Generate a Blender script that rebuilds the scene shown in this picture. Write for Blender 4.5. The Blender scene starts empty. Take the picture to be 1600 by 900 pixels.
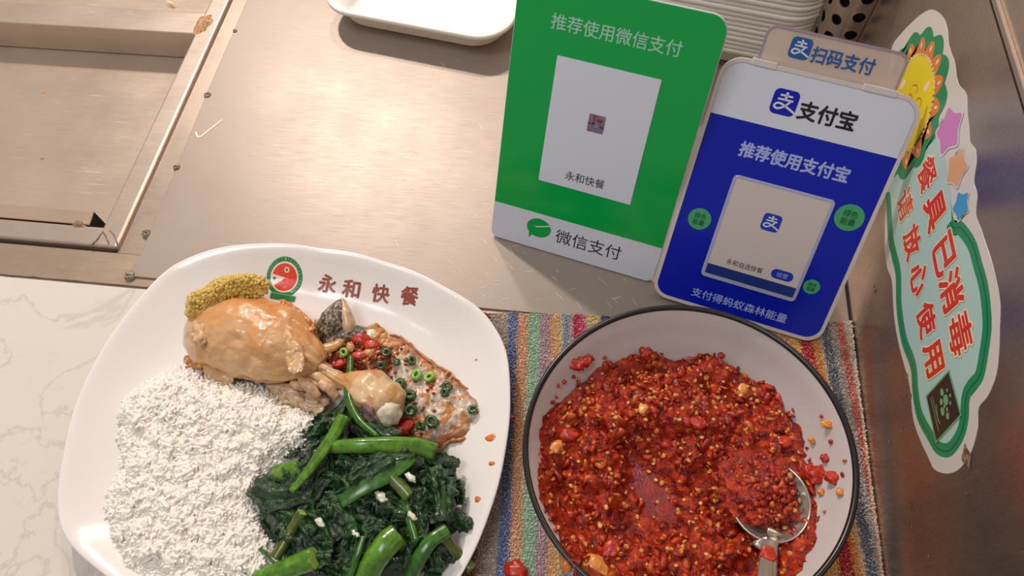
import bpy, bmesh, math, random
import numpy as np
from mathutils import Vector, Matrix, noise
random.seed(7); rng = np.random.default_rng(7)
PI = math.pi
S = bpy.context.scene
COL = S.collection

# ------------------------------------------------------------------ camera
F = 1100.0; H = 0.43
W_ = Vector((0.9926, -0.0874, 0.084)); D_ = Vector((0.117, 0.8712, -0.4768))
W_.normalize(); D_ = (D_ - W_ * D_.dot(W_)).normalized(); N_ = W_.cross(D_)
cd = bpy.data.cameras.new('camera'); cam = bpy.data.objects.new('camera', cd); COL.objects.link(cam)
cd.lens = F / 1600 * 36; cd.sensor_width = 36; cd.clip_start = 0.01
cam.matrix_world = Matrix(((W_.x, W_.y, W_.z, 0), (D_.x, D_.y, D_.z, 0), (N_.x, N_.y, N_.z, H), (0, 0, 0, 1)))
S.camera = cam
# ------------------------------------------------------------------ world, lamps, exposure
wd = bpy.data.worlds.new('room_light'); S.world = wd; wd.use_nodes = True
wb = wd.node_tree.nodes['Background']; wb.inputs[0].default_value = (1.0, 0.90, 0.82, 1); wb.inputs[1].default_value = 0.40
def lamp(name, loc, target, power, sx, sy, col):
    l = bpy.data.lights.new(name, 'AREA'); l.shape = 'RECTANGLE'; l.size = sx; l.size_y = sy; l.energy = power; l.color = col
    o = bpy.data.objects.new(name, l); COL.objects.link(o); o.location = loc
    o.rotation_euler = (Vector(target) - Vector(loc)).to_track_quat('-Z', 'Y').to_euler(); return o
lamp('serving_lamp', (-0.60, 1.15, 1.0), (-0.15, 0.35, 0), 11.0, 0.05, 0.05, (1.0, 0.87, 0.77))
lamp('second_serving_lamp', (-0.28, 1.22, 1.0), (-0.1, 0.3, 0), 3.5, 0.05, 0.05, (1.0, 0.87, 0.77))
lamp('added_fill_panel', (-0.55, -0.05, 1.6), (-0.15, 0.25, 0), 7.0, 0.5, 0.5, (0.90, 0.95, 1.0))  # unseen cool panel, added to brighten the sign fronts and fill
S.view_settings.view_transform = 'Standard'; S.view_settings.look = 'None'
S.view_settings.exposure = 0.0; S.view_settings.gamma = 1.0; S.view_settings.use_curve_mapping = False

# ------------------------------------------------------------------ helpers
def ray(x, y):
    a, b, c = x - 800, 450 - y, -F
    v = Vector((a, b, c)); return Vector((v.dot(W_), v.dot(D_), v.dot(N_)))
O = Vector((0, 0, H))
def P(x, y, z=0.0):
    r = ray(x, y); return O + r * ((z - H) / r.z)
def PX(x, y, X):
    r = ray(x, y); return O + r * (X / r.x)
def PY(x, y, Y):
    r = ray(x, y); return O + r * (Y / r.y)
def lin(r, g, b):
    f = lambda c: (c / 255 / 12.92) if c / 255 <= 0.04045 else ((c / 255 + 0.055) / 1.055) ** 2.4
    return (f(r), f(g), f(b), 1)
def smooth(o, on=True):
    o.data.polygons.foreach_set('use_smooth', [on] * len(o.data.polygons)); return o
def link(name, me, m=None, parent=None, sm=True):
    o = bpy.data.objects.new(name, me); COL.objects.link(o)
    if m is not None:
        for q in (m if isinstance(m, (list, tuple)) else [m]): me.materials.append(q)
    if parent: o.parent = parent
    if sm: smooth(o)
    return o
def mesh(name, vs, fs, m=None, parent=None, sm=True):
    me = bpy.data.meshes.new(name); me.from_pydata([tuple(v) for v in vs], [], fs); me.update()
    return link(name, me, m, parent, sm)
def bmo(name, bm, m=None, parent=None, sm=False):
    me = bpy.data.meshes.new(name); bmesh.ops.recalc_face_normals(bm, faces=bm.faces[:]); bm.to_mesh(me); bm.free(); return link(name, me, m, parent, sm)
def tag(o, label=None, cat=None, group=None, kind=None):
    if label: o['label'] = label
    if cat: o['category'] = cat
    if group: o['group'] = group
    if kind: o['kind'] = kind
    return o
def thing(name, loc, label, cat, group=None):
    o = bpy.data.objects.new(name, None); COL.objects.link(o); o.location = loc; o.empty_display_size = .01
    bpy.context.view_layer.update()
    return tag(o, label, cat, group)
def own(root, *parts):
    for p in parts:
        p.parent = root; p.matrix_parent_inverse = Matrix.Translation(-Vector(root.location)) if root.type == 'EMPTY' else Matrix()
    return root
def fnoise(p, s, o=3):
    v = 0; a = 1; q = Vector(p) * s
    for i in range(o): v += a * noise.noise(q); a *= .5; q = q * 2.03
    return v
def spline(pts, n):
    pts = [Vector(p) for p in pts]
    if len(pts) == 2: return [pts[0].lerp(pts[1], i / (n - 1)) for i in range(n)]
    Q = [pts[0] * 2 - pts[1]] + pts + [pts[-1] * 2 - pts[-2]]
    out = []
    for i in range(n):
        t = i / (n - 1) * (len(pts) - 1); k = min(int(t), len(pts) - 2); u = t - k
        a, b, c, d = Q[k:k + 4]
        out.append(.5 * ((2 * b) + (c - a) * u + (2 * a - 5 * b + 4 * c - d) * u * u + (3 * b - a - 3 * c + d) * u ** 3))
    return out
def interp(xs, n):
    return [float(np.interp(i / (n - 1) * (len(xs) - 1), range(len(xs)), xs)) for i in range(n)]
def closed_spline(pts, per=8):
    n = len(pts); out = []
    for k in range(n):
        a, b, c, d = (Vector(pts[(k + j - 1) % n]) for j in range(4))
        for i in range(per):
            u = i / per
            out.append(.5 * ((2 * b) + (c - a) * u + (2 * a - 5 * b + 4 * c - d) * u * u + (3 * b - a - 3 * c + d) * u ** 3))
    return out
def tube(path, radii, seg=12, flat=1.0, bump=0.0, seed=0, ridges=0, up=Vector((0, 0, 1))):
    vs, fs = [], []; n = len(path)
    for i, p in enumerate(path):
        t = (path[min(i + 1, n - 1)] - path[max(i - 1, 0)]).normalized()
        side = t.cross(up); side = side.normalized() if side.length > 1e-4 else Vector((1, 0, 0)); nn = side.cross(t)
        for j in range(seg):
            a = 2 * PI * j / seg; r = radii[i]
            if ridges: r *= 1 + .07 * math.sin(a * ridges)
            d = side * math.cos(a) + nn * math.sin(a) * flat
            if bump: r *= 1 + bump * fnoise(p + d * r + Vector((seed, 0, 0)), 220, 2)
            vs.append(p + d * r)
    for i in range(n - 1):
        for j in range(seg):
            k = (j + 1) % seg; fs.append((i * seg + j, i * seg + k, (i + 1) * seg + k, (i + 1) * seg + j))
    fs.append(tuple(range(seg))[::-1]); fs.append(tuple((n - 1) * seg + j for j in range(seg)))
    return vs, fs
def box(bm, x0, x1, y0, y1, z0, z1, M=None):
    vs = [bm.verts.new((x, y, z)) for z in (z0, z1) for y in (y0, y1) for x in (x0, x1)]
    if M is not None:
        for v in vs: v.co = M @ v.co
    for f in ((0, 2, 3, 1), (4, 5, 7, 6), (0, 1, 5, 4), (2, 6, 7, 3), (0, 4, 6, 2), (1, 3, 7, 5)): bm.faces.new([vs[i] for i in f])
    return vs
def bevel(o, w, seg=2):
    m = o.modifiers.new('bevel', 'BEVEL'); m.width = w; m.segments = seg; m.limit_method = 'ANGLE'; return o
def prism(name, outline, M, t0, t1, m, parent=None, sm=False, bev=0):
    """outline: 2-D points in the plane of M, extruded from t0 to t1 along the plane's normal"""
    n = len(outline)
    vs = [M @ Vector((p[0], p[1], t)) for t in (t0, t1) for p in outline]
    fs = [tuple(range(n))[::-1], tuple(range(n, 2 * n))] + [(i, (i + 1) % n, n + (i + 1) % n, n + i) for i in range(n)]
    o = mesh(name, vs, fs, m, parent, sm)
    if bev: bevel(o, bev)
    return o
def flat(name, outline, M, t, m, parent=None):
    bm = bmesh.new(); vs = [bm.verts.new(M @ Vector((p[0], p[1], t))) for p in outline]
    bm.faces.new(vs); bmesh.ops.triangulate(bm, faces=bm.faces[:]); bm.normal_update()
    nz = (M.to_3x3() @ Vector((0, 0, 1))).normalized()
    for f in bm.faces:
        if f.normal.dot(nz) < 0: f.normal_flip()
    me = bpy.data.meshes.new(name); bm.to_mesh(me); bm.free(); return link(name, me, m, parent, False)
def rrect(x0, y0, x1, y1, r, n=8):
    r4 = r if isinstance(r, (list, tuple)) else (r,) * 4   # bl, br, tr, tl
    out = []
    for (cx, cy, a0, rr) in ((x0 + r4[0], y0 + r4[0], PI, r4[0]), (x1 - r4[1], y0 + r4[1], 1.5 * PI, r4[1]), (x1 - r4[2], y1 - r4[2], 0, r4[2]), (x0 + r4[3], y1 - r4[3], .5 * PI, r4[3])):
        for i in range(n + 1): a = a0 + .5 * PI * i / n; out.append((cx + rr * math.cos(a), cy + rr * math.sin(a)))
    return out
def circ(cx, cy, r, n=40, ry=None, a0=0, a1=2 * PI):
    full = abs(a1 - a0 - 2 * PI) < 1e-6
    k = n if full else n + 1
    return [(cx + r * math.cos(a0 + (a1 - a0) * i / n), cy + (ry or r) * math.sin(a0 + (a1 - a0) * i / n)) for i in range(k)]
def stroke(pts, w, name, M, t, m, parent=None, n=None, closed=False):
    Q = [Vector((p[0], p[1], 0)) for p in pts]
    path = spline(Q, n or max(2, len(Q) * 6)) if len(Q) > 2 else Q
    vs, fs = [], []
    for i, p in enumerate(path):
        d = (path[min(i + 1, len(path) - 1)] - path[max(i - 1, 0)]).normalized(); s = Vector((-d.y, d.x, 0)) * w / 2
        vs += [M @ Vector((p.x + s.x, p.y + s.y, t)), M @ Vector((p.x - s.x, p.y - s.y, t))]
    for i in range(len(path) - 1): fs.append((2 * i, 2 * i + 1, 2 * i + 3, 2 * i + 2))
    return mesh(name, vs, fs, m, parent, False)
_tc = {}
def glyphs(s, off=0.0):
    """text as mesh data: vertex array scaled to its own bounding box, and faces"""
    if (s, off) in _tc: return _tc[(s, off)]
    c = bpy.data.curves.new('t', 'FONT'); c.body = s; c.size = 1; c.offset = off; c.resolution_u = 3
    o = bpy.data.objects.new('t', c); COL.objects.link(o); dg = bpy.context.evaluated_depsgraph_get()
    me = bpy.data.meshes.new_from_object(o.evaluated_get(dg))
    v = np.array([tuple(q.co) for q in me.vertices]); f = [tuple(p.vertices) for p in me.polygons]
    bpy.data.objects.remove(o); bpy.data.curves.remove(c); bpy.data.meshes.remove(me)
    _tc[(s, off)] = (v, f); return v, f
def text(s, M, cx, cy, w, h, t, m, parent=None, off=0.0, rot=0.0, shear=0.0, name='lettering', fn=None):
    bold = off * (h or w); v, f = glyphs(s, 0.0); v0 = v   # off: extra stroke radius as a share of the letter height
    lo, hi = v0.min(0), v0.max(0); sx = w / (hi[0] - lo[0]); sy = (h / (hi[1] - lo[1])) if h else sx
    q = (v - (lo + hi) / 2) * [sx, sy, 1]
    x = q[:, 0] + shear * q[:, 1]; y = q[:, 1]
    c, s_ = math.cos(rot), math.sin(rot)
    X = cx + c * x - s_ * y; Y = cy + s_ * x + c * y
    pts, fs_ = [], []; n_ = len(v)
    offs = [(0, 0)] + ([(bold * math.cos(k * PI / 4), bold * math.sin(k * PI / 4)) for k in range(8)] if bold else [])
    for k, (ox, oy) in enumerate(offs):
        q_ = [M @ Vector((a + ox, b + oy, t + k * 2e-6)) for a, b in zip(X, Y)]
        pts += [fn(p) + Vector((0, 0, k * 2e-6)) for p in q_] if fn else q_
        fs_ += [tuple(i + k * n_ for i in g) for g in f]
    return mesh(name, pts, fs_, m, parent, False)
def scatter(name, tv, tf, mats, cols=None, m=None, parent=None, sm=True, colname='col'):
    """many copies of a tiny template joined in one mesh (mats: N x 3 x 4)"""
    tv = np.asarray(tv, float); N = len(mats); n = len(tv); tf = np.asarray(tf)
    V = np.einsum('nij,vj->nvi', mats[:, :, :3], tv) + mats[:, None, :, 3]
    Fc = (tf[None] + (np.arange(N) * n)[:, None, None]).reshape(-1, tf.shape[1])
    me = bpy.data.meshes.new(name); me.vertices.add(N * n); me.vertices.foreach_set('co', V.reshape(-1))
    k = tf.shape[1]; me.loops.add(len(Fc) * k); me.loops.foreach_set('vertex_index', Fc.reshape(-1).astype(np.int32))
    me.polygons.add(len(Fc)); me.polygons.foreach_set('loop_start', (np.arange(len(Fc)) * k).astype(np.int32))
    me.update(calc_edges=True)
    if cols is not None:
        a = me.color_attributes.new(colname, 'FLOAT_COLOR', 'POINT')
        c = np.ones((N, n, 4)); c[:, :, :3] = cols[:, None, :]; a.data.foreach_set('color', c.reshape(-1))
    return link(name, me, m, parent, sm)
def euler_mats(pos, ang, scl):
    N = len(pos); cx, cy, cz = np.cos(ang).T; sx, sy, sz = np.sin(ang).T
    R = np.zeros((N, 3, 4))
    R[:, 0, 0] = cy * cz; R[:, 0, 1] = sx * sy * cz - cx * sz; R[:, 0, 2] = cx * sy * cz + sx * sz
    R[:, 1, 0] = cy * sz; R[:, 1, 1] = sx * sy * sz + cx * cz; R[:, 1, 2] = cx * sy * sz - sx * cz
    R[:, 2, 0] = -sy; R[:, 2, 1] = sx * cy; R[:, 2, 2] = cx * cy
    R[:, :, :3] *= scl[:, None, :]; R[:, :, 3] = pos; return R
def ico(sub=1):
    bm = bmesh.new(); bmesh.ops.create_icosphere(bm, subdivisions=sub, radius=1); v = [tuple(a.co) for a in bm.verts]; f = [[q.index for q in p.verts] for p in bm.faces]; bm.free(); return v, f
def setcol(o, fn, name='col'):
    a = o.data.color_attributes.new(name, 'FLOAT_COLOR', 'POINT')
    for i, v in enumerate(o.data.vertices):
        c = fn(v.co); a.data[i].color = (c[0], c[1], c[2], 1)
    return o
def inside(px, py, poly):
    r = np.zeros(px.shape, bool); n = len(poly)
    for i in range(n):
        x1, y1 = poly[i]; x2, y2 = poly[(i + 1) % n]
        c = ((y1 > py) != (y2 > py)) & (px < (x2 - x1) * (py - y1) / (y2 - y1 + 1e-12) + x1); r ^= c
    return r
def pdist(px, py, poly):
    d = np.full(px.shape, 9.0); n = len(poly)
    for i in range(n):
        a = np.array(poly[i]); b = np.array(poly[(i + 1) % n]); e = b - a
        t = np.clip(((px - a[0]) * e[0] + (py - a[1]) * e[1]) / (e @ e + 1e-12), 0, 1)
        d = np.minimum(d, np.hypot(px - a[0] - t * e[0], py - a[1] - t * e[1]))
    return np.where(inside(px, py, poly), d, -d)
def npnoise(x, y, s, seed=0, octv=4):
    r = np.random.default_rng(seed); v = 0; a = 1.0
    for o in range(octv):
        for k in range(5):
            th = r.uniform(0, 2 * PI); ph = r.uniform(0, 2 * PI); ff = s * (2 ** o) * r.uniform(.7, 1.3)
            v = v + a * np.sin((x * np.cos(th) + y * np.sin(th)) * ff + ph + 1.3 * np.sin((x * np.sin(th) - y * np.cos(th)) * ff * .7 + ph * 2))
        a *= .5
    return v / 5

# ------------------------------------------------------------------ materials
def mat(name, col=(.8, .8, .8, 1), rough=.5, metal=0.0, **kw):
    m = bpy.data.materials.new(name); m.use_nodes = True; nt = m.node_tree; b = nt.nodes['Principled BSDF']
    b.inputs['Base Color'].default_value = col; b.inputs['Roughness'].default_value = rough; b.inputs['Metallic'].default_value = metal
    if 'sss' in kw: b.inputs['Subsurface Weight'].default_value = kw['sss']; b.inputs['Subsurface Radius'].default_value = kw.get('sr', (.004, .002, .001)); b.inputs['Subsurface Scale'].default_value = 1
    if 'coat' in kw: b.inputs['Coat Weight'].default_value = kw['coat']; b.inputs['Coat Roughness'].default_value = kw.get('cr', .08)
    if 'trans' in kw: b.inputs['Transmission Weight'].default_value = kw['trans']
    if 'alpha' in kw: b.inputs['Alpha'].default_value = kw['alpha']
    if 'spec' in kw: b.inputs['Specular IOR Level'].default_value = kw['spec']
    return m, nt, b
def nz(nt, scale, detail=4, vec=None, rough=.55, typ='ShaderNodeTexNoise', dist=0):
    n = nt.nodes.new(typ); n.inputs['Scale'].default_value = scale
    if typ == 'ShaderNodeTexNoise': n.inputs['Detail'].default_value = detail; n.inputs['Roughness'].default_value = rough; n.inputs['Distortion'].default_value = dist
    if vec is None: vec = nt.nodes.new('ShaderNodeTexCoord').outputs['Object']
    nt.links.new(vec, n.inputs['Vector'])
    return n
def coords(nt, scale=(1, 1, 1), rot=(0, 0, 0), kind='Object'):
    tc = nt.nodes.new('ShaderNodeTexCoord'); mp = nt.nodes.new('ShaderNodeMapping'); mp.inputs['Scale'].default_value = scale; mp.inputs['Rotation'].default_value = rot
    nt.links.new(tc.outputs[kind], mp.inputs['Vector']); return mp.outputs[0]
def ramp(nt, src, stops, interp_='LINEAR'):
    r = nt.nodes.new('ShaderNodeValToRGB'); r.color_ramp.interpolation = interp_
    while len(r.color_ramp.elements) < len(stops): r.color_ramp.elements.new(.5)
    for e, (p, c) in zip(r.color_ramp.elements, stops): e.position = p; e.color = c if len(c) == 4 else (*c, 1)
    nt.links.new(src, r.inputs[0]); return r.outputs[0]
def mix(nt, fac, a, b, mode='MIX'):
    m = nt.nodes.new('ShaderNodeMix'); m.data_type = 'RGBA'; m.blend_type = mode
    for s, v in ((0, fac), (6, a), (7, b)):
        if isinstance(v, (int, float)): m.inputs[s].default_value = v
        elif isinstance(v, (tuple, list)): m.inputs[s].default_value = v
        else: nt.links.new(v, m.inputs[s])
    return m.outputs[2]
def bump(nt, b, h, strength=.3, dist=.001):
    n = nt.nodes.new('ShaderNodeBump'); n.inputs['Strength'].default_value = strength; n.inputs['Distance'].default_value = dist
    nt.links.new(h, n.inputs['Height']); nt.links.new(n.outputs[0], b.inputs['Normal']); return n
def attr(nt, name='col'):
    a = nt.nodes.new('ShaderNodeAttribute'); a.attribute_name = name; return a.outputs['Color']
BW = lambda v: (v, v, v, 1)

def steel(name, col, r0=.28, r1=.45, scr=1.0, ang=0.0, stain=None, stainfac=.5, metal=.75):
    m, nt, b = mat(name, col, .35, metal)
    v1 = coords(nt, (16, 420, 16), (0, 0, ang)); v2 = coords(nt, (1, 1, 1))
    n1 = nz(nt, 3, 5, v1); n2 = nz(nt, 14, 5, v2, .6)
    s1 = nz(nt, 1, 2, coords(nt, (22, 900, 22), (0, 0, ang + .9))); s2 = nz(nt, 1, 2, coords(nt, (25, 1100, 25), (0, 0, ang - .5))); s3 = nz(nt, 1, 2, coords(nt, (30, 1000, 30), (0, 0, ang + 2.2)))
    a = ramp(nt, s1.outputs[0], [(.72, BW(0)), (.80, BW(1))]); c = ramp(nt, s2.outputs[0], [(.72, BW(0)), (.80, BW(1))]); d = ramp(nt, s3.outputs[0], [(.72, BW(0)), (.8, BW(1))])
    sc = mix(nt, 1.0, mix(nt, 1.0, a, c, 'ADD'), d, 'ADD')
    rr = ramp(nt, mix(nt, .45, n2.outputs[0], n1.outputs[0]), [(.3, BW(r0)), (.7, BW(r1))])
    nt.links.new(mix(nt, sc, rr, BW(.62)), b.inputs['Roughness'])
    base = mix(nt, ramp(nt, n2.outputs[0], [(.35, BW(0)), (.7, BW(1))]), tuple(c_ * .9 for c_ in col[:3]) + (1,), col)
    base = mix(nt, ramp(nt, sc, [(0, BW(0)), (1, BW(.45 * scr))]), base, (1, .92, .84, 1))
    if stain:
        sn = nz(nt, 9, 6, coords(nt, (1, 1, .6)), .65)
        base = mix(nt, ramp(nt, sn.outputs[0], [(.5, BW(0)), (.72, BW(stainfac))]), base, stain)
    nt.links.new(base, b.inputs['Base Color'])
    bump(nt, b, mix(nt, .5, n1.outputs[0], sc), .10, .0004)
    return m
M_steel = steel('brushed_steel', (.375, .308, .262, 1), .38, .55, metal=.38)
M_pan = steel('pan_steel', (.66, .53, .43, 1), .26, .40, .6, metal=.6)
M_frame = steel('frame_steel', (.62, .51, .43, 1), .26, .40, .5, metal=.65)
M_wall = steel('wall_steel', (.54, .435, .37, 1), .22, .34, .2, 1.5708, (.20, .09, .045, 1), .40, metal=.90)
M_strip = steel('worn_steel_strip', (.44, .36, .30, 1), .30, .5, 1.0, 1.2, (.20, .12, .07, 1), .5)
M_rustfr = steel('front_strip_steel', (.62, .47, .35, 1), .25, .40, .4, 0, (.30, .17, .08, 1), .35)
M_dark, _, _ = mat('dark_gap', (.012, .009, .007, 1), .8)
M_groove, _, _ = mat('seam_grime', (.06, .04, .03, 1), .7)
def rust_m(name, c1, c2, rough=.8):
    m, nt, b = mat(name, c1, rough); n = nz(nt, 500, 4)
    nt.links.new(ramp(nt, n.outputs[0], [(.35, c1), (.65, c2)]), b.inputs['Base Color']); bump(nt, b, n.outputs[0], .7, .001); return m
M_rust = rust_m('rust', (.30, .12, .035, 1), (.62, .40, .24, 1))
M_screw = rust_m('dirty_screw', (.10, .065, .04, 1), (.45, .35, .27, 1), .5)
M_weld = rust_m('weld_burn', (.10, .06, .03, 1), (.38, .24, .10, 1), .5)
m, nt, b = mat('marble', lin(222, 214, 204), .22); M_marble = m
vv = nz(nt, 9, 8, None, .6, dist=1.6); v2 = nz(nt, 30, 8, None, .7, dist=2.5)
vein = ramp(nt, vv.outputs[0], [(.478, BW(0)), (.5, BW(.32)), (.522, BW(0))]); vein2 = ramp(nt, v2.outputs[0], [(.55, BW(0)), (.75, BW(.28))])
nt.links.new(mix(nt, vein2, mix(nt, vein, lin(222, 214, 204), lin(170, 155, 140)), lin(190, 178, 165)), b.inputs['Base Color'])
M_plate, nt, b = mat('plate_melamine', lin(238, 232, 228), .16, coat=.3)
M_foam, nt, b = mat('white_foam', lin(248, 242, 236), .45, sss=.2)
n = nz(nt, 900, 2); bump(nt, b, n.outputs[0], .12, .0004)
M_bowl, _, _ = mat('bowl_glaze', lin(196, 186, 184), .14, coat=.3)
M_black, _, _ = mat('black_rim', (.012, .010, .010, 1), .25)
M_spoon = steel('spoon_steel', (.50, .45, .38, 1), .16, .30, .6)
M_green, _, _ = mat('green_print', lin(0, 172, 76), .14, spec=.4)
M_darkgreen, _, _ = mat('green_print_edge', lin(0, 70, 40), .2)
M_paper, _, _ = mat('white_card', lin(222, 228, 244), .30, coat=.2)
M_paperw, _, _ = mat('light_card', lin(220, 226, 240), .18, coat=.4)
M_warmcard, _, _ = mat('warm_card', lin(214, 202, 198), .35)
M_palegreen, _, _ = mat('pale_green_ink', lin(160, 218, 190), .3)
M_ink, _, _ = mat('dark_ink', lin(38, 40, 58), .4)
M_blackink, _, _ = mat('black_ink', lin(12, 12, 20), .3)
M_blue, _, _ = mat('blue_print', lin(3, 28, 178), .2, spec=.3)
M_bluelogo, _, _ = mat('blue_logo', lin(10, 52, 185), .3)
M_tabblue, _, _ = mat('tab_logo_blue', lin(20, 88, 160), .3)
M_navy, _, _ = mat('navy_bar', lin(22, 52, 130), .3)
M_lilac, _, _ = mat('lilac_ink', lin(165, 182, 240), .3)
M_frameplastic, _, _ = mat('white_frame_plastic', lin(214, 208, 204), .25, coat=.4)
M_pocket, _, _ = mat('clear_pocket_rim', lin(172, 176, 205), .15, coat=.5)
M_tab, _, _ = mat('cloudy_acrylic', lin(222, 200, 186), .12, coat=.5, alpha=.72)
M_tabedge, _, _ = mat('acrylic_edge', lin(172, 152, 168), .1, coat=.5, alpha=.8)
M_acr, _, _ = mat('acrylic_side', lin(190, 205, 200), .1, coat=.5)
M_badge, _, _ = mat('green_badge', lin(66, 170, 110), .35)
M_badgeink, _, _ = mat('badge_ink', lin(20, 110, 70), .35)
m, nt, b = mat('thumbnail_photo', (.5, .3, .3, 1), .4); M_thumb = m
n = nz(nt, 260, 2); nt.links.new(ramp(nt, n.outputs[0], [(.35, lin(60, 60, 90)), (.48, lin(170, 110, 110)), (.6, lin(70, 120, 170)), (.7, lin(190, 150, 130))]), b.inputs['Base Color'])
# sticker inks
def ink(n_, r, g, b_, rough=.3): return mat(n_, lin(r, g, b_), rough, coat=.15)[0]
K_white = ink('sticker_white', 214, 208, 202); K_green = ink('sticker_green', 30, 140, 92); K_dgreen = ink('sticker_dark_green', 16, 104, 66)
K_teal = ink('sticker_teal', 178, 210, 202); K_orange = ink('sticker_orange', 226, 130, 62); K_yellow = ink('sticker_yellow', 236, 214, 40)
K_cream = ink('sticker_cream', 245, 225, 190); K_pink = ink('sticker_pink', 208, 124, 192); K_tan = ink('sticker_tan', 224, 168, 120)
K_sky = ink('sticker_blue', 70, 158, 206); K_red = ink('sticker_red', 214, 58, 26); K_brown = ink('sticker_brown', 60, 44, 36); K_leaf = ink('sticker_leaf', 120, 168, 120)
K_torn = rust_m('torn_grime', (.06, .03, .015, 1), (.35, .22, .12, 1))
def food(name, stops, scale, rough=.3, coat=.4, sss=.25, bs=.5, bd=.0008, det=5, sr=(.006, .002, .001), rs=None):
    m, nt, b = mat(name, (1, 1, 1, 1), rough, coat=coat, sss=sss, sr=sr)
    n = nz(nt, scale, det); nt.links.new(ramp(nt, n.outputs[0], stops), b.inputs['Base Color'])
    n2 = nz(nt, scale * 4, 4); bump(nt, b, mix(nt, .5, n.outputs[0], n2.outputs[0]), bs, bd); return m
def vfood(name, rough=.3, coat=.4, sss=.2, scale=400, bs=.4, bd=.0006, var=.35, sr=(.005, .002, .001)):
    m, nt, b = mat(name, (1, 1, 1, 1), rough, coat=coat, sss=sss, sr=sr)
    n = nz(nt, scale, 5); c = attr(nt)
    nt.links.new(mix(nt, var, c, ramp(nt, n.outputs[0], [(.3, BW(.35)), (.7, BW(1.0))]), 'MULTIPLY'), b.inputs['Base Color'])
    bump(nt, b, n.outputs[0], bs, bd); return m
M_rice, _, _ = mat('cooked_rice', lin(245, 239, 230), .42, coat=.1)
M_ricebed, _, _ = mat('rice_bed', lin(244, 236, 222), .5)
M_chicken = vfood('braised_chicken_skin', .30, .5, .15, 190, .6, .0012, .22)
M_meat = food('shredded_chicken', [(.35, lin(196, 150, 105)), (.65, lin(226, 190, 150))], 300, .4, .3, .25, .6)
M_bone = food('bone_end', [(.35, lin(215, 200, 180)), (.65, lin(236, 222, 200))], 250, .35, .4)
M_purple = food('dark_bone_marrow', [(.35, lin(92, 66, 62)), (.65, lin(140, 112, 108))], 500, .5, .2, .1, .9, .001)
M_ginger = food('minced_ginger', [(.3, lin(214, 164, 60)), (.7, lin(242, 208, 118))], 350, .35, .4, .25)
M_egg = vfood('fried_egg', .25, .6, .25, 170, .8, .0015, .35)
M_fishskin = food('speckled_fish_skin', [(.40, lin(58, 48, 40)), (.52, lin(120, 104, 86)), (.62, lin(178, 160, 134))], 480, .3, .5, .1, .8, .001, 3)
M_fishflesh = food('fish_flesh', [(.3, lin(190, 150, 112)), (.7, lin(226, 196, 160))], 200, .3, .5)
M_sauce = food('brown_red_sauce', [(.3, lin(84, 26, 8)), (.55, lin(150, 56, 18)), (.75, lin(190, 100, 36))], 260, .15, .8, .15, .8, .0012)
M_onion = food('soft_onion', [(.3, lin(190, 132, 74)), (.7, lin(220, 172, 118))], 180, .2, .7, .3, .3)
M_redchili = food('red_chili', [(.3, lin(150, 22, 6)), (.7, lin(208, 54, 18))], 260, .22, .3, .0, .5)
M_scal = food('scallion', [(.3, lin(14, 52, 18)), (.7, lin(44, 104, 34))], 400, .2, .6, .1, .2)
M_scall = food('pale_scallion', [(.3, lin(96, 160, 50)), (.7, lin(160, 200, 90))], 300, .2, .6, .1, .2)
M_garlic = food('garlic_bit', [(.3, lin(214, 208, 180)), (.7, lin(238, 232, 210))], 300, .25, .6, .3, .2)
M_oil, _, _ = mat('orange_oil', lin(226, 128, 40), .05, coat=1.0, alpha=.9)
M_broth, _, _ = mat('brown_broth', lin(188, 112, 50), .04, coat=1.0, alpha=.55)
m, nt, b = mat('wilted_leaf', (.01, .04, .01, 1), .20, coat=.35, cr=.10, sss=.0); M_leaf = m
n = nz(nt, 130, 5, None, .6, dist=1.0); w = nz(nt, 320, 4, None, .7, dist=3.0)
base = ramp(nt, n.outputs[0], [(.3, lin(8, 30, 10)), (.5, lin(14, 52, 16)), (.72, lin(40, 92, 30))])
base = mix(nt, attr(nt), base, lin(70, 118, 48)); nt.links.new(mix(nt, ramp(nt, w.outputs[0], [(.60, BW(0)), (.70, BW(.22))]), base, lin(80, 130, 60)), b.inputs['Base Color']); bump(nt, b, mix(nt, .5, n.outputs[0], w.outputs[0]), .8, .0012)
def stem_m(name, a, c):
    m, nt, b = mat(name, a, .24, coat=.25, sss=.1, sr=(.001, .002, .0005))
    n = nz(nt, 260, 4); nt.links.new(mix(nt, 1.0, ramp(nt, n.outputs[0], [(.3, a), (.7, c)]), attr(nt), 'MULTIPLY'), b.inputs['Base Color']); bump(nt, b, n.outputs[0], .25, .0006); return m
M_stemB = stem_m('bright_stem', lin(60, 120, 18), lin(112, 162, 40))
M_stemM = stem_m('mid_stem', lin(36, 92, 22), lin(74, 130, 38))
M_stemD = stem_m('dull_stem', lin(70, 90, 24), lin(112, 126, 44))
M_stemcut = food('cut_stem_end', [(.3, lin(120, 172, 60)), (.7, lin(170, 205, 100))], 300, .3, .3)
M_chilibase = food('ground_chili', [(.28, lin(62, 8, 2)), (.43, lin(130, 24, 3)), (.58, lin(186, 50, 7)), (.78, lin(214, 96, 24))], 210, .16, .0, .0, 1.0, .0020, 7)
M_chunk = vfood('chili_flesh', .25, .2, .0, 500, .6, .0008, .45)
M_seed = food('chili_seed', [(.3, lin(206, 110, 34)), (.7, lin(232, 164, 76))], 300, .3, .5, .3, .2)
M_pool = food('chili_oil_pool', [(.3, lin(104, 14, 2)), (.6, lin(150, 28, 5)), (.8, lin(186, 50, 10))], 160, .10, .0, .0, .7, .0014, 4)
m, nt, b = mat('terry_cotton', (1, 1, 1, 1), .95, spec=.1); M_terry = m
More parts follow.
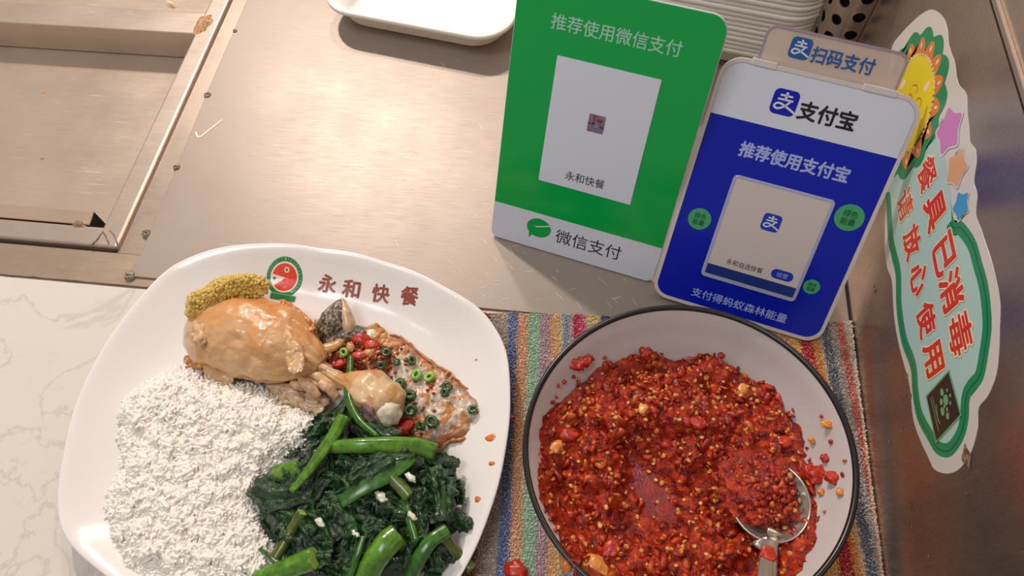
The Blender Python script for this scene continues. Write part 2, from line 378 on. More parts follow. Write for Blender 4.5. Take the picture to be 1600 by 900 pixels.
n = nz(nt, 900, 3); nt.links.new(mix(nt, .5, attr(nt), ramp(nt, n.outputs[0], [(.3, BW(.7)), (.7, BW(1.1))]), 'MULTIPLY'), b.inputs['Base Color'])

# ------------------------------------------------------------------ the setting
def struct(o): o['kind'] = 'structure'; return o
WX = .1875        # plane of the steel side wall
JY = .2085        # joint between stone and steel
LX = -.335        # outer right edge of the food-well frame
bm = bmesh.new(); box(bm, -1.6, WX, -.10, JY - .0006, -.04, 0.0); mb = bmo('floor', bm, M_marble); mb.name = 'marble_counter'; bevel(mb, .0015); struct(mb)
bm = bmesh.new(); box(bm, -1.0, WX + .6, -.6, 2.2, -.90, -.88); fl = bmo('floor', bm, mat('dark_floor', (.05, .04, .035, 1), .6)[0]); struct(fl)
# steel deck: base plate in three strips round the well, sheet on top
bm = bmesh.new(); box(bm, -1.6, WX, JY, .2355, -.04, -.0016); st = bmo('steel_front_strip', bm, M_rustfr); struct(st); bevel(st, .0006)
bm = bmesh.new(); box(bm, LX + .001, WX, .2355, 1.7, -.04, -.0016); st = bmo('steel_base_plate', bm, M_strip); struct(st)
vs = [(-.3165, .2168), (-.3095, .2166), (WX, .2166), (WX, 1.7), (-.318, 1.7), (-.3195, .60), (-.3185, .40), (-.3150, .235), (-.3165, .2325)]
sh = prism('steel_worktop_sheet', vs, Matrix(), -.0014, 0.0, M_steel); struct(sh); bevel(sh, .0005)
M_scratch = mat('scratch_bright', lin(252, 240, 226), .4)[0]
def scratch(pts, w, name='scratch', par=None):
    q = [P(*a, .0002) for a in pts]; return stroke([(v.x, v.y) for v in q], w, name, Matrix(), .00025, M_scratch, par or sh)
scratch([(306, 206), (311, 214), (328, 202), (347, 187)], .0013, 'smear_mark'); 
vsx, fsx = [], []
for k in range(170):
    zone = k % 3; px = (random.uniform(700, 1000), random.uniform(400, 760), random.uniform(600, 1000))[zone]; py = (random.uniform(330, 480), random.uniform(90, 400), random.uniform(200, 480))[zone]
    c = P(px, py, 0); a = random.choice((-.85, -.85, -.7, .35)) + random.uniform(-.15, .15); L = random.uniform(.0012, .0055); w_ = random.uniform(.00007, .00016)
    if c.y < .218: continue
    d = Vector((math.cos(a), math.sin(a), 0)); n_ = Vector((-d.y, d.x, 0)); b0 = len(vsx)
    for (u_, v_) in ((-1, 0), (-.3, -1), (.4, -1), (1, 0), (.4, 1), (-.3, 1)): vsx.append(Vector((c.x, c.y, .00022)) + d * L * u_ + n_ * w_ * v_)
    fsx.append(tuple(range(b0, b0 + 6)))
tag(mesh('fine_scratches', vsx, fsx, M_scratch, sh, False), None, None, None, 'stuff')
# grimy joints
def gline(name, pts, w, z, m, seed=0):
    path = spline([Vector((*p, 0)) for p in pts], 60); vsx, fsx = [], []
    for i, p in enumerate(path):
        a = w * (.45 + .9 * abs(fnoise(p + Vector((seed, 0, 0)), 90, 3))); b_ = w * (.45 + .9 * abs(fnoise(p + Vector((0, seed + 3, 0)), 110, 3)))
        vsx += [(p.x, p.y - a, z), (p.x, p.y + b_, z)]
    for i in range(59): fsx.append((2 * i, 2 * i + 2, 2 * i + 3, 2 * i + 1))
    return struct(mesh(name, vsx, fsx, m, None, False))
gline('trim_1', [(-.6, JY), (-.45, JY), (-.40, JY - .0004), (-.30, JY), (-.2, JY)], .0010, .0003, M_groove, 1)
bm = bmesh.new(); box(bm, WX - .0012, WX + .0006, JY, 1.7, -.0005, .0006); struct(bmo('trim_2', bm, M_dark))
# side wall, upper panel standing slightly proud above the long seam
bm = bmesh.new(); box(bm, WX, WX + .03, -.10, 1.7, -.04, .1930); w1 = bmo('wall_right', bm, M_wall); struct(w1)
bm = bmesh.new(); box(bm, WX + .0008, WX + .03, -.10, 1.7, .1950, .60); w2 = bmo('wall_right_upper', bm, M_wall); struct(w2)
bm = bmesh.new(); box(bm, WX + .003, WX + .028, -.10, 1.7, .1928, .1952); struct(bmo('trim_3', bm, M_groove))
bm = bmesh.new(); box(bm, WX - .0012, WX + .001, -.10, 1.7, .1955, .1985); t4 = bmo('trim_4', bm, steel('bright_seam_edge', (.34, .28, .23, 1), .45, .55, 0, metal=.5)); struct(t4); bevel(t4, .0004)

# food-well insert: frame, recessed floor, cross bar, open channel
fw = thing('food_well', (-.5, .36, -.03), 'recessed stainless food well with welded frame and cross bar at left', 'food well')
def pt(name, f, m_, bev=.0008, par=fw):
    bm = bmesh.new(); f(bm); o = bmo(name, bm, m_)
    if bev: bevel(o, bev, 3)
    own(fw, o)
    return o
FZ = .0024
pt('frame_side', lambda bm: box(bm, -.351, -.3335, .2380, 1.7, -.030, FZ), M_frame, .002)
pt('frame_front', lambda bm: box(bm, -.95, -.3338, .2382, .2545, -.030, FZ - .0003), M_frame, .002)
pt('pan_floor', lambda bm: box(bm, -1.6, -.345, .2450, 1.7, -.034, -.028), M_pan, 0)
YB = P(150, 43, FZ).y
pt('cross_bar', lambda bm: box(bm, -.95, -.3505, YB, YB + .027, -.0275, FZ - .0004), M_frame, .0012)
# channel: a folded strip along the front of the well, open at its right end
x1 = P(143, 345, FZ).x
prof_ = ((.2549, FZ - .0002), (.2551, FZ + .0006), (.2652, FZ + .0022), (.2658, FZ + .0016), (.2658, -.0270), (.2650, -.0270), (.2650, FZ + .0012), (.2550, FZ - .0006))
vsx = [(x, y, z) for x in (-.95, x1) for (y, z) in prof_]
fsx = [(i, (i + 1) % 8, 8 + (i + 1) % 8, 8 + i) for i in range(8)] + [tuple(range(8))[::-1], tuple(range(8, 16))]
ch = mesh('channel_rail', vsx, fsx, steel('copper_tinted_rail', (.80, .60, .46, 1), .20, .30, .3, metal=.7), None, False); own(fw, ch)
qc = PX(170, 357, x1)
endp = mesh('channel_end_shadow', [(x1 + .0001, .2550, FZ - .0004), (x1 + .0001, .2656, FZ + .0008), (x1 + .0001, .2656, qc.z), (x1 + .0001, .2550, qc.z)], [(0, 1, 2, 3)], M_dark, None, False); endp['label'] = 'dark face painted as the shade inside the open channel end'; own(fw, endp)  # near-black face: shade inside the open channel put into its colour
def blob_patch(name, c, r, m_, seed, h=.0006, asp=1, n=28, parent=None, rot=0):
    vsx = [Vector((c[0], c[1], c[2] + h))]; fsx = []
    for k, (q, hh) in enumerate(((.55, .9), (1, 0))):
        for i in range(n):
            a = 2 * PI * i / n; rr = r * q * (1 + .28 * fnoise(Vector((math.cos(a) * 1.5 + seed, math.sin(a) * 1.5, k * .2)), 1.3, 2))
            x, y = rr * math.cos(a), rr * asp * math.sin(a)
            vsx.append(Vector((c[0] + x * math.cos(rot) - y * math.sin(rot), c[1] + x * math.sin(rot) + y * math.cos(rot), c[2] + h * hh)))
    for i in range(n):
        j = (i + 1) % n; fsx.append((0, 1 + i, 1 + j)); fsx.append((1 + i, 1 + n + i, 1 + n + j, 1 + j))
    return mesh(name, vsx, fsx, m_, parent, True)
p = P(318, 38, FZ); o = blob_patch('weld_seam', (p.x, p.y, FZ - .0003), .0075, M_rust, 3, .0012, 1.9, rot=-.15); o['label'] = 'rusty weld at the end of the cross bar'; own(fw, o)
p = P(123, 350, FZ); o = blob_patch('weld_spot', (p.x, p.y + .001, FZ - .0006), .0062, M_weld, 5, .0016, .8); own(fw, o)
for k, (a, b_) in enumerate((((142, 384), (160, 362)), ((160, 362), (170, 382)), ((172, 360), (184, 382)))):
    pa, pb = P(*a, FZ), P(*b_, FZ); q = spline([pa, (pa + pb) / 2 + Vector((.0006, .0004, 0)), pb], 14)
    vsx, fsx = tube([Vector((v.x + .0006 * fnoise(v, 400, 2), v.y, FZ)) for v in q], [.0005 + .0004 * abs(fnoise(v, 500, 2)) for v in q], 6, .5); own(fw, mesh('weld_crack', vsx, fsx, M_weld))
for k, (a, l) in enumerate((((68, 143), 'rust-ringed pit'), ((66, 248), 'small pit'))):
    pp = P(*a, -.028); own(fw, tag(blob_patch('rust_pit', (pp.x, pp.y, -.028), .0028 if k == 0 else .0017, M_rust, k, .0008), l))
# screws along the sheet's left edge
for k, (a, l) in enumerate((((202, 430), 'grimy screw at the front corner of the steel sheet'), ((228, 364), 'dark screw just above the sheet corner, level with the well corner'), ((276, 261), 'third screw up the left edge of the steel sheet'), ((324, 148), 'rusty screw midway up the left edge of the steel sheet'), ((367, 48), 'small rust-red screw highest up the left edge of the sheet'))):
    p = P(*a, .0004); r = (.0042, .0036, .0030, .0034, .0022)[k]
    sc_ = thing('screw', (p.x, p.y, -.0014), l, 'screw')
    vsx, fsx = [], []
    prof = [(0, .0014), (r * .55, .0013), (r * .85, .0007), (r, -.0014)]
    for (q, z) in prof[1:]:
        for i in range(20): a_ = 2 * PI * i / 20; vsx.append((p.x + q * math.cos(a_), p.y + q * math.sin(a_), z))
    vsx.append((p.x, p.y, prof[0][1])); c_ = len(vsx) - 1
    for i in range(20):
        j = (i + 1) % 20; fsx.append((c_, i, j)); fsx += [(i, 20 + i, 20 + j, j), (20 + i, 40 + i, 40 + j, 20 + j)]
    hd = mesh('screw_head', vsx, fsx, M_screw)
    bm = bmesh.new(); box(bm, p.x - r * .5, p.x + r * .5, p.y - .0003, p.y + .0003, .0011, .00155); s2 = bmo('screw_slot', bm, M_dark)
    own(sc_, hd, s2)
# spilt food scraps on the well
o = blob_patch('egg_scrap', (*P(268, 8, -.028)[:2], -.028), .0075, food('egg_scrap_m', [(.3, lin(225, 200, 150)), (.7, lin(245, 228, 190))], 200, .3, .4), 9, .004, .35, rot=-.5)
tag(o, 'pale scrap of cooked egg lying in the steel well beyond the cross bar', 'food scrap')

# ------------------------------------------------------------------ perforated holder in the back corner
hx, hy, hr = .1845, .4437, .020
ph = thing('perforated_holder', (hx, hy, 0), 'perforated stainless cutlery holder in the far corner against the steel wall', 'cutlery holder')
def hol(u, z):   # arc length u measured leftwards from the wall; front then round the corner then back
    L0 = WX - .0004 - hx
    if u < L0: return Vector((WX - .0004 - u, hy - hr, z))
    a = (u - L0) / hr
    if a < PI / 2: return Vector((hx - hr * math.sin(a), hy - hr * math.cos(a), z))
    return Vector((hx - hr, hy + (a - PI / 2) * hr, z))
vsx, fsx = [], []; cw, chh, hrad = .0135, .0150, .0040
for c in range(5):
    u0 = -.0010 + .0 + c * cw
    zb = .0038 + (0 if c % 2 == 0 else -.0075)
    rows = range(-1, 11)
    for r_ in rows:
        z0 = zb + r_ * chh; z1 = z0 + chh; z0c, z1c = max(z0, .0), min(z1, .150)
        if z1c - z0c < .0012: continue
        full = (z0c == z0 and z1c == z1); b0 = len(vsx); n = 24
        if not full:
            cc = [(u0, z0c), (u0 + cw, z0c), (u0 + cw, z1c), (u0, z1c)]
            vsx += [hol(max(a, 0), z) for a, z in cc]; fsx.append((b0, b0 + 1, b0 + 2, b0 + 3)); continue
        uc, zc = u0 + cw / 2, (z0 + z1) / 2
        for i in range(n):
            a = 2 * PI * i / n; dx, dz = math.cos(a), math.sin(a); k = 1 / max(abs(dx), abs(dz))
            vsx.append(hol(max(uc + dx * k * cw / 2, 0), zc + dz * k * chh / 2)); 
        for i in range(n):
            a = 2 * PI * i / n; vsx.append(hol(max(uc + hrad * math.cos(a), 0), zc + hrad * math.sin(a)))
        for i in range(n):
            j = (i + 1) % n; fsx.append((b0 + i, b0 + j, b0 + n + j, b0 + n + i))
o = mesh('perforated_shell', vsx, fsx, M_wall, None, False); md = o.modifiers.new('t', 'SOLIDIFY'); md.thickness = .0008; own(ph, o)
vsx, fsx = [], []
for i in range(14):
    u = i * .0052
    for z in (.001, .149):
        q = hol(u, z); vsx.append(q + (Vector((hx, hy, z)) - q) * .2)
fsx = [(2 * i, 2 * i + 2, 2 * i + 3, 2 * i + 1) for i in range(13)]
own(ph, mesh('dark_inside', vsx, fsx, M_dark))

# ------------------------------------------------------------------ foam trays
def tray_mesh():
    vs, fs = [], []; prof = [(.60, .0012), (.80, .0012), (.84, .006), (.93, .026), (.955, .0275), (.992, .0275), (1.0, .0268), (1.0, .0236), (.992, .0232), (.93, .0230), (.86, .0045), (.81, 0.0), (.0, 0.0)]
    ol = rrect(-.085, -.062, .085, .062, .030, 7); n = len(ol)
    vs.append((0, 0, .0012))
    for (s, z) in prof[:-1]:
        for (x, y) in ol:
            d = .085 * (1 - s); e = .062 * (1 - s); vs.append((x * (1 - (1 - s) * 1.0), y * (1 - (1 - s) * 1.25), z))
    for i in range(n): fs.append((0, 1 + i, 1 + (i + 1) % n))
    for k in range(len(prof) - 2):
        for i in range(n): j = (i + 1) % n; fs.append((1 + k * n + i, 1 + (k + 1) * n + i, 1 + (k + 1) * n + j, 1 + k * n + j))
    vs.append((0, 0, 0)); c = len(vs) - 1; k = len(prof) - 2
    for i in range(n): fs.append((c, 1 + k * n + (i + 1) % n, 1 + k * n + i))
    me = bpy.data.meshes.new('foam_tray'); me.from_pydata(vs, [], fs); me.update()
    return me
tm = tray_mesh(); first = link('foam_tray', tm, M_foam)
tz = .025
first.scale = (1, 1, .9)
a, c_ = P(545, 22, tz), P(715, 54, tz); e = Vector((c_.x - a.x, c_.y - a.y, 0)).normalized(); mid = (a + c_) / 2
yaw = math.atan2(e.y, e.x)
first.location = (mid.x + .004 - e.y * .062, mid.y + e.x * .062, .0003); first.rotation_euler = (0, 0, yaw)
tag(first, 'open white foam food tray lying on the steel beyond the plate', 'foam tray')
# stack
c0 = P(1237, 152, 0); sy = -.20; e = Vector((math.cos(sy), math.sin(sy), 0)); bk = Vector((-e.y, e.x, 0))
cen = c0 - e * .076 + bk * .082
for k in range(38):
    o = first.copy(); COL.objects.link(o); o.scale = (1.0, 1.18, 1.0)
    o.location = (cen.x - .004 + random.uniform(-.0004, .0004), cen.y + .0 + random.uniform(-.0004, .0004), .0005 + k * .0043); o.rotation_euler = (0, 0, sy + random.uniform(-.004, .004))
    tag(o, 'white foam tray nested in the tall ridged stack behind the two payment signs', 'foam tray', 'foam trays nested in the tall stack')
tag(o, 'topmost white foam tray of the tall nested stack, open side up', 'foam tray')

# ------------------------------------------------------------------ payment signs
def sign_frame(x0, y0, z0, yaw, lean):
    e = Vector((math.cos(yaw), math.sin(yaw), 0)); bk = Vector((-math.sin(yaw), math.cos(yaw), 0)); u = Vector((0, 0, 1)) * math.cos(lean) + bk * math.sin(lean); n = e.cross(u)
    M = Matrix(((e.x, u.x, n.x, x0), (e.y, u.y, n.y, y0), (e.z, u.z, n.z, z0), (0, 0, 0, 1)))
    def uv(px, py):
        r = ray(px, py); o_ = Vector((x0, y0, z0)); t = (o_ - O).dot(n) / r.dot(n); q = O + r * t - o_; return (q.dot(e), q.dot(u))
    return M, uv
def tspan(uv, a, c):
    p, q = uv(*a), uv(*c); return p, q, math.hypot(q[0] - p[0], q[1] - p[1]), ((p[0] + q[0]) / 2, (p[1] + q[1]) / 2)
def pay_logo(M, cx, cy, s, t, mb, mw, parent, r=.22):
    outs = [flat('logo_square', [(cx + (x - .5) * s, cy + (y - .5) * s) for x, y in rrect(0, 0, 1, 1, r)], M, t, mb)]
    T = lambda pts: [(cx + (x - .5) * s, cy + (y - .5) * s) for x, y in pts]
    for pts, w_ in (([(.26, .76), (.74, .76)], .075), ([(.5, .90), (.5, .60)], .10), ([(.20, .60), (.80, .60)], .075), ([(.70, .60), (.66, .50), (.56, .38), (.42, .27), (.28, .22), (.17, .26), (.15, .34), (.24, .43), (.40, .43), (.60, .35), (.80, .26), (.99, .17)], .08)):
        outs.append(stroke(T(pts), w_ * s, 'logo_stroke', M, t + .00012, mw))
    if parent: own(parent, outs[0])
    for o_ in outs[1:]: o_.parent = outs[0]
    return outs
# green sign
GM, guv = sign_frame(-.0618, .2759, .0008, -.2376, .4065)
gs = thing('green_payment_sign', (-.0618 + .058, .2759 - .014, 0), 'green and white acrylic payment sign standing left of the blue sign', 'sign')
gw, gh = .1205, .1823
rr4 = (.006, .006, .010, .010)
body = prism('sign_panel', rrect(0, 0, gw, gh, rr4), GM, -.0028, 0, M_acr, None, False, .0004); own(gs, body)
band = guv(772, 314)[1]; band2 = guv(1030, 386)[1]; hb = (band + band2) / 2
own(gs, flat('green_print', rrect(.0004, hb, gw - .0004, gh - .0004, (.0001, .0001, .0098, .0098)), GM, .0002, M_green))
own(gs, flat('white_band', rrect(.0004, .0004, gw - .0004, hb, (.0056, .0056, .0001, .0001)), GM, .0002, M_paperw))
c4 = [guv(*q) for q in ((841, 281), (987, 319), (1032, 124), (872, 86))]
x0 = (c4[0][0] + c4[3][0]) / 2; x1_ = (c4[1][0] + c4[2][0]) / 2; y0 = (c4[0][1] + c4[1][1]) / 2; y1_ = (c4[2][1] + c4[3][1]) / 2
own(gs, prism('white_code_card', rrect(x0, y0, x1_, y1_, .0003, 2), GM, .0002, .0006, M_paper))
t_ = guv(932, 193); own(gs, flat('thumbnail', rrect(t_[0] - .0052, t_[1] - .0058, t_[0] + .0052, t_[1] + .0058, .0004, 2), GM, .0008, M_thumb))
_, _, w_, c_ = tspan(guv, (862, 33), (1066, 76)); own(gs, text('推荐使用微信支付', GM, c_[0], c_[1], w_, w_ / 8.3, .0004, M_palegreen, None, .012))
_, _, w_, c_ = tspan(guv, (884, 272), (945, 287)); own(gs, text('永和快餐', GM, c_[0], c_[1] - .0005, w_, w_ / 4.0, .0008, M_ink))
_, _, w_, c_ = tspan(guv, (868, 372), (971, 392)); own(gs, text('微信支付', GM, c_[0], c_[1], w_, w_ / 4.1, .0004, M_ink))
c_ = guv(842, 357); R0 = .0088
bub = circ(c_[0], c_[1] + .0006, R0, 40, R0 * .86, -2.05, 2 * PI - 2.45) + [(c_[0] - R0 * .72, c_[1] - R0 * 1.02)]
own(gs, flat('speech_bubble_logo', bub, GM, .0004, M_green))
own(gs, flat('check_mark', [(c_[0] + a_ * R0, c_[1] + b_ * R0) for a_, b_ in ((-.52, .38), (-.36, .30), (-.22, .08), (.98, .52), (.95, .62), (-.20, .20), (-.52, .38))][:-1][::-1], GM, .0006, M_paperw))
ft = prism('support_foot', [(.012, 0), (gw - .012, 0), (gw - .012, .055), (.012, .055)], Matrix(((math.cos(-.2376), -math.sin(-.2376), 0, -.0618), (math.sin(-.2376), math.cos(-.2376), 0, .2772), (0, 0, 1, 0), (0, 0, 0, 1))), .0001, .0028, M_acr); own(gs, ft)
# blue sign
BM, buv = sign_frame(.0539, .2373, .0045, -.2443, .6249)
bs = thing('blue_payment_sign', (.0539 + .054, .2373 - .013, .004), 'blue and white payment sign in a white plastic frame beside the steel wall', 'sign')
bw, bh = .1121, .1599; cr = (.011, .011, .0125, .0125)
own(bs, prism('frame_panel', rrect(0, 0, bw, bh, cr), BM, -.0065, -.0004, M_frameplastic, None, False, .0012))
rim_o, rim_i = rrect(0, 0, bw, bh, cr), rrect(.0022, .0022, bw - .0022, bh - .0022, tuple(r - .0018 for r in cr))
n = len(rim_o); vsx = [BM @ Vector((*p, t)) for t, L in ((-.0006, rim_o), (.0006, rim_o), (.0006, rim_i), (-.0006, rim_i)) for p in L]
fsx = [(k * n + i, k * n + (i + 1) % n, (k + 1) * n + (i + 1) % n, (k + 1) * n + i) for k in range(3) for i in range(n)]
o = mesh('raised_rim', vsx, fsx, M_frameplastic, None, False); own(bs, o)
ba, bb = buv(1110, 176)[1], buv(1405, 248)[1]; hb = (ba + bb) / 2
own(bs, flat('white_header_print', rrect(.0023, hb, bw - .0023, bh - .0023, (.0001, .0001, .0106, .0106)), BM, .0, M_paperw))
own(bs, flat('blue_print', rrect(.0023, .0023, bw - .0023, hb, (.009, .009, .0001, .0001)), BM, .0, M_blue))
c_ = buv(1226, 160); q_ = buv(1242, 160); pay_logo(BM, c_[0], c_[1], .0145, .0002, M_blue, M_paperw, bs)
_, _, w_, c_ = tspan(buv, (1248, 172), (1338, 190)); own(bs, text('支付宝', BM, c_[0], c_[1], w_, w_ / 3.05, .0003, M_blackink, None, .030))
_, _, w_, c_ = tspan(buv, (1156, 233), (1327, 273)); own(bs, text('推荐使用支付宝', BM, c_[0], c_[1], w_, w_ / 7.0, .0003, M_lilac, None, .035))
_, _, w_, c_ = tspan(buv, (1080, 459), (1231, 494)); own(bs, text('支付得蚂蚁森林能量', BM, c_[0], c_[1], w_, w_ / 9.8, .0003, M_lilac, None, .010))
q4 = [buv(*q) for q in ((1093, 433), (1245, 468), (1305, 312), (1147, 272))]
x0 = (q4[0][0] + q4[3][0]) / 2; x1_ = (q4[1][0] + q4[2][0]) / 2; y0 = (q4[0][1] + q4[1][1]) / 2; y1_ = (q4[2][1] + q4[3][1]) / 2
own(bs, prism('card_pocket', rrect(x0, y0, x1_, y1_, .003), BM, 0, .0012, M_pocket, None, False, .0004))
gx0, gx1, gy0, gy1 = x0 + .0022, x1_ - .0022, y0 + .0030, y1_ - .0020
own(bs, flat('code_card', rrect(gx0, gy0, gx1, gy1, .0006, 2), BM, .00135, M_warmcard))
own(bs, flat('navy_bar', [(gx0, gy0), (gx1, gy0), (gx1, gy0 + .0068), (gx0, gy0 + .0068)], BM, .0015, M_navy))
c_ = buv(1205, 347); pay_logo(BM, c_[0], c_[1], .0112, .0015, M_bluelogo, M_paperw, bs)
_, _, w_, c_ = tspan(buv, (1135, 408), (1192, 421)); own(bs, text('永和自选快餐', BM, c_[0], c_[1], w_, w_ / 5.9, .0015, M_blackink))
c_ = buv(1222, 429); own(bs, flat('blue_pill', rrect(c_[0] - .0068, c_[1] - .0032, c_[0] + .0068, c_[1] + .0032, .0031), BM, .0015, M_bluelogo), text('经营', BM, c_[0], c_[1], .0068, .0034, .0017, M_lilac))
for (px, py, r) in ((1093, 342, .0072), (1327, 340, .0084), (1268, 448, .0050)):
    c_ = buv(px, py); bd_ = flat('green_badge', circ(c_[0], c_[1], r), BM, .0002, M_badge); own(bs, bd_); text('绿色', BM, c_[0], c_[1] + r * .3, r * 1.0, r * .5, .0004, M_badgeink, bd_, .02); text('能量', BM, c_[0], c_[1] - r * .3, r * 1.0, r * .5, .0004, M_badgeink, bd_, .02)
# header tab of cloudy acrylic rising out of the frame
tb = [buv(*q) for q in ((1187, 92), (1405, 146), (1418, 95), (1197, 40))]
tx0, tx1 = (tb[0][0] + tb[3][0]) / 2, (tb[1][0] + tb[2][0]) / 2; ty1 = (tb[2][1] + tb[3][1]) / 2 + .0026
own(bs, prism('acrylic_tab', rrect(tx0 + .001, bh - .004, tx1 - .001, ty1 - .001, (.0005, .0005, .0055, .0055)), BM, -.0040, -.0022, M_tab))
ro, ri = rrect(tx0, bh - .002, tx1, ty1, (.0005, .0005, .006, .006)), rrect(tx0 + .0013, bh - .001, tx1 - .0013, ty1 - .0013, (.0004, .0004, .0048, .0048))
n = len(ro); vsx = [BM @ Vector((*p, t)) for t, L in ((-.0042, ro), (-.0016, ro), (-.0016, ri), (-.0042, ri)) for p in L]
fsx = [(k * n + i, k * n + (i + 1) % n, ((k + 1) % 4) * n + (i + 1) % n, ((k + 1) % 4) * n + i) for k in range(4) for i in range(n)]
own(bs, mesh('tab_edge', vsx, fsx, M_tabedge, None, False))
c_ = buv(1251, 76); pay_logo(BM, c_[0], c_[1], .0115, -.0018, M_tabblue, M_paperw, bs)
_, _, w_, c_ = tspan(buv, (1268, 87), (1368, 104)); own(bs, text('扫码支付', BM, c_[0], c_[1], w_, w_ / 3.9, -.0016, M_tabblue, None, .020))
for s_ in (0, 1):   # little ledge lips of the slot
    xa = (.016, .034)[0] if s_ == 0 else bw - .034; xb = .030 if s_ == 0 else bw - .016
    own(bs, prism('slot_lip', rrect(xa, bh - .0024, xb, bh + .0012, .0005, 3), BM, -.0065, .0012, M_frameplastic, None, False, .0003))
# back strut
e = BM.to_3x3() @ Vector((1, 0, 0)); top = BM @ Vector((bw / 2, bh * .55, -.0065)); bk = Vector((-e.y, e.x, 0))
foot = Vector((top.x, top.y, 0)) + bk * .035; vsx = []
for q, w_ in ((top, .014), (foot + Vector((0, 0, .001)), .018)):
    for s_ in (-1, 1):
        for d in (0, .002): vsx.append(q + e * w_ * s_ + bk * d)
own(bs, mesh('back_strut', vsx, [(0, 2, 6, 4), (1, 5, 7, 3), (0, 4, 5, 1), (2, 3, 7, 6), (0, 1, 3, 2), (4, 6, 7, 5)], M_frameplastic, None, False))

# ------------------------------------------------------------------ sticker on the steel wall (plane coordinates: x towards the viewer, y up)
SM = Matrix(((0, 0, -.30, WX), (-1, 0, 0, 0), (0, 1, 0, 0), (0, 0, 0, 1)))
def wv(px, py): q = PX(px, py, WX); return (-q.y, q.z)
stk = thing('wall_sticker', (WX, .235, .11), 'cut-out hygiene sticker with smiling sun, stars and red lettering on the steel wall', 'sticker')
outl = [(1458, 15), (1474, 27), (1481, 49), (1483, 71), (1492, 98), (1497, 129), (1510, 147), (1512, 178), (1515, 205), (1516, 222), (1524, 233), (1526, 253), (1522, 284), (1527, 304), (1525, 335), (1533, 358), (1540, 380), (1551, 413), (1560, 453), (1563, 480), (1562, 513), (1561, 547), (1557, 585), (1544, 618), (1529, 638), (1528, 667), (1522, 693), (1513, 715), (1496, 735), (1478, 740), (1460, 733), (1451, 715), (1438, 687), (1427, 653), (1422, 604), (1413, 570), (1404, 535), (1397, 491), (1394, 440), (1387, 420), (1383, 393), (1383, 350), (1384, 318), (1377, 285), (1375, 240), (1382, 200), (1386, 150), (1390, 110), (1394, 73), (1408, 53), (1425, 35), (1443, 20)]
ow = [Vector((*wv(*q), 0)) for q in outl]; ow = [(p.x, p.y) for p in closed_spline(ow, 4)]
own(stk, prism('sticker_backing', ow, SM, 0, .0005, K_white))
gb = [(1491, 344), (1504, 346), (1524, 373), (1535, 409), (1544, 442), (1549, 480), (1550, 513), (1545, 553), (1536, 595), (1517, 620), (1514, 655), (1507, 684), (1493, 707), (1480, 715), (1464, 709), (1451, 689), (1433, 653), (1426, 611), (1423, 575), (1409, 535), (1401, 480), (1400, 432), (1393, 400), (1388, 373), (1385, 322), (1380, 285), (1386, 262), (1420, 225), (1462, 232), (1482, 290)]
def inset(poly, d):
    n = len(poly); out = []; A = sum(poly[i][0] * poly[(i + 1) % n][1] - poly[(i + 1) % n][0] * poly[i][1] for i in range(n)); sg = 1 if A > 0 else -1
    for i in range(n):
        a, b_, c = (Vector(poly[(i + k) % n]) for k in (-1, 0, 1)); t = (c - a).normalized(); out.append((b_.x - t.y * d * sg, b_.y + t.x * d * sg))
    return out
gw_ = [wv(*q) for q in gb]; gs_ = [(p.x, p.y) for p in closed_spline([Vector((*p, 0)) for p in gw_], 4)]
own(stk, flat('green_border', gs_, SM, .0007, K_green), flat('border_line', inset(gs_, .0026), SM, .0008, K_dgreen), flat('border_inner', inset(gs_, .0034), SM, .0009, K_green), flat('teal_field', inset(gs_, .0068), SM, .0010, K_teal), flat('teal_top', [wv(*q) for q in ((1396, 300), (1384, 300), (1378, 255), (1400, 215), (1462, 200), (1478, 250), (1486, 300), (1488, 344), (1475, 360), (1420, 345))], SM, .00102, K_teal))
# sun flower
fc = wv(1421, 160); a1 = wv(1458, 150)
c3 = [wv(1440, 86), wv(1459, 150), wv(1440, 212)]
(ax, ay), (bx, by), (cx, cy) = c3; dd = 2 * (ax * (by - cy) + bx * (cy - ay) + cx * (ay - by))
ux = ((ax * ax + ay * ay) * (by - cy) + (bx * bx + by * by) * (cy - ay) + (cx * cx + cy * cy) * (ay - by)) / dd
uy = ((ax * ax + ay * ay) * (cx - bx) + (bx * bx + by * by) * (ax - cx) + (cx * cx + cy * cy) * (bx - ax)) / dd
FR = math.hypot(ax - ux, ay - uy); fc = (ux, uy); print('sun', fc, FR)
FR = min(max(FR, .020), .034)
scal = lambda r, k, am, ph=0: [(fc[0] + (r + am * abs(math.cos(k * a / 2 + ph))) * math.cos(a), fc[1] + (r + am * abs(math.cos(k * a / 2 + ph))) * math.sin(a)) for a in [2 * PI * i / 220 for i in range(220)]]
own(stk, flat('leaf_collar', scal(FR * 1.38, 14, FR * .16), SM, .00105, K_green), flat('petal_ring', scal(FR * 1.06, 16, FR * .28), SM, .0012, K_orange), flat('sun_edge', scal(FR * 1.0, 60, FR * .05), SM, .0013, K_cream), flat('sun_disc', scal(FR * .97, 60, FR * .05), SM, .0014, K_yellow))
for i in range(16):
    a = 2 * PI * (i) / 16; r = FR * 1.19
    own(stk, flat('petal_dot', [(fc[0] + r * math.cos(a) + .0018 * math.cos(b_) * math.cos(a) - .0009 * math.sin(b_) * math.sin(a), fc[1] + r * math.sin(a) + .0018 * math.cos(b_) * math.sin(a) + .0009 * math.sin(b_) * math.cos(a)) for b_ in [2 * PI * j / 14 for j in range(14)]], SM, .0014, K_cream))
fx = lambda px, py: wv(px, py)
for pts in ([(1427, 134), (1433, 133), (1435, 139), (1432, 146)], [(1433, 157), (1438, 153), (1441, 159), (1438, 167)], [(1420, 152), (1424, 147), (1427, 153)]):
    own(stk, stroke([fx(*q) for q in pts], .0006, 'face_line', SM, .0016, K_red))
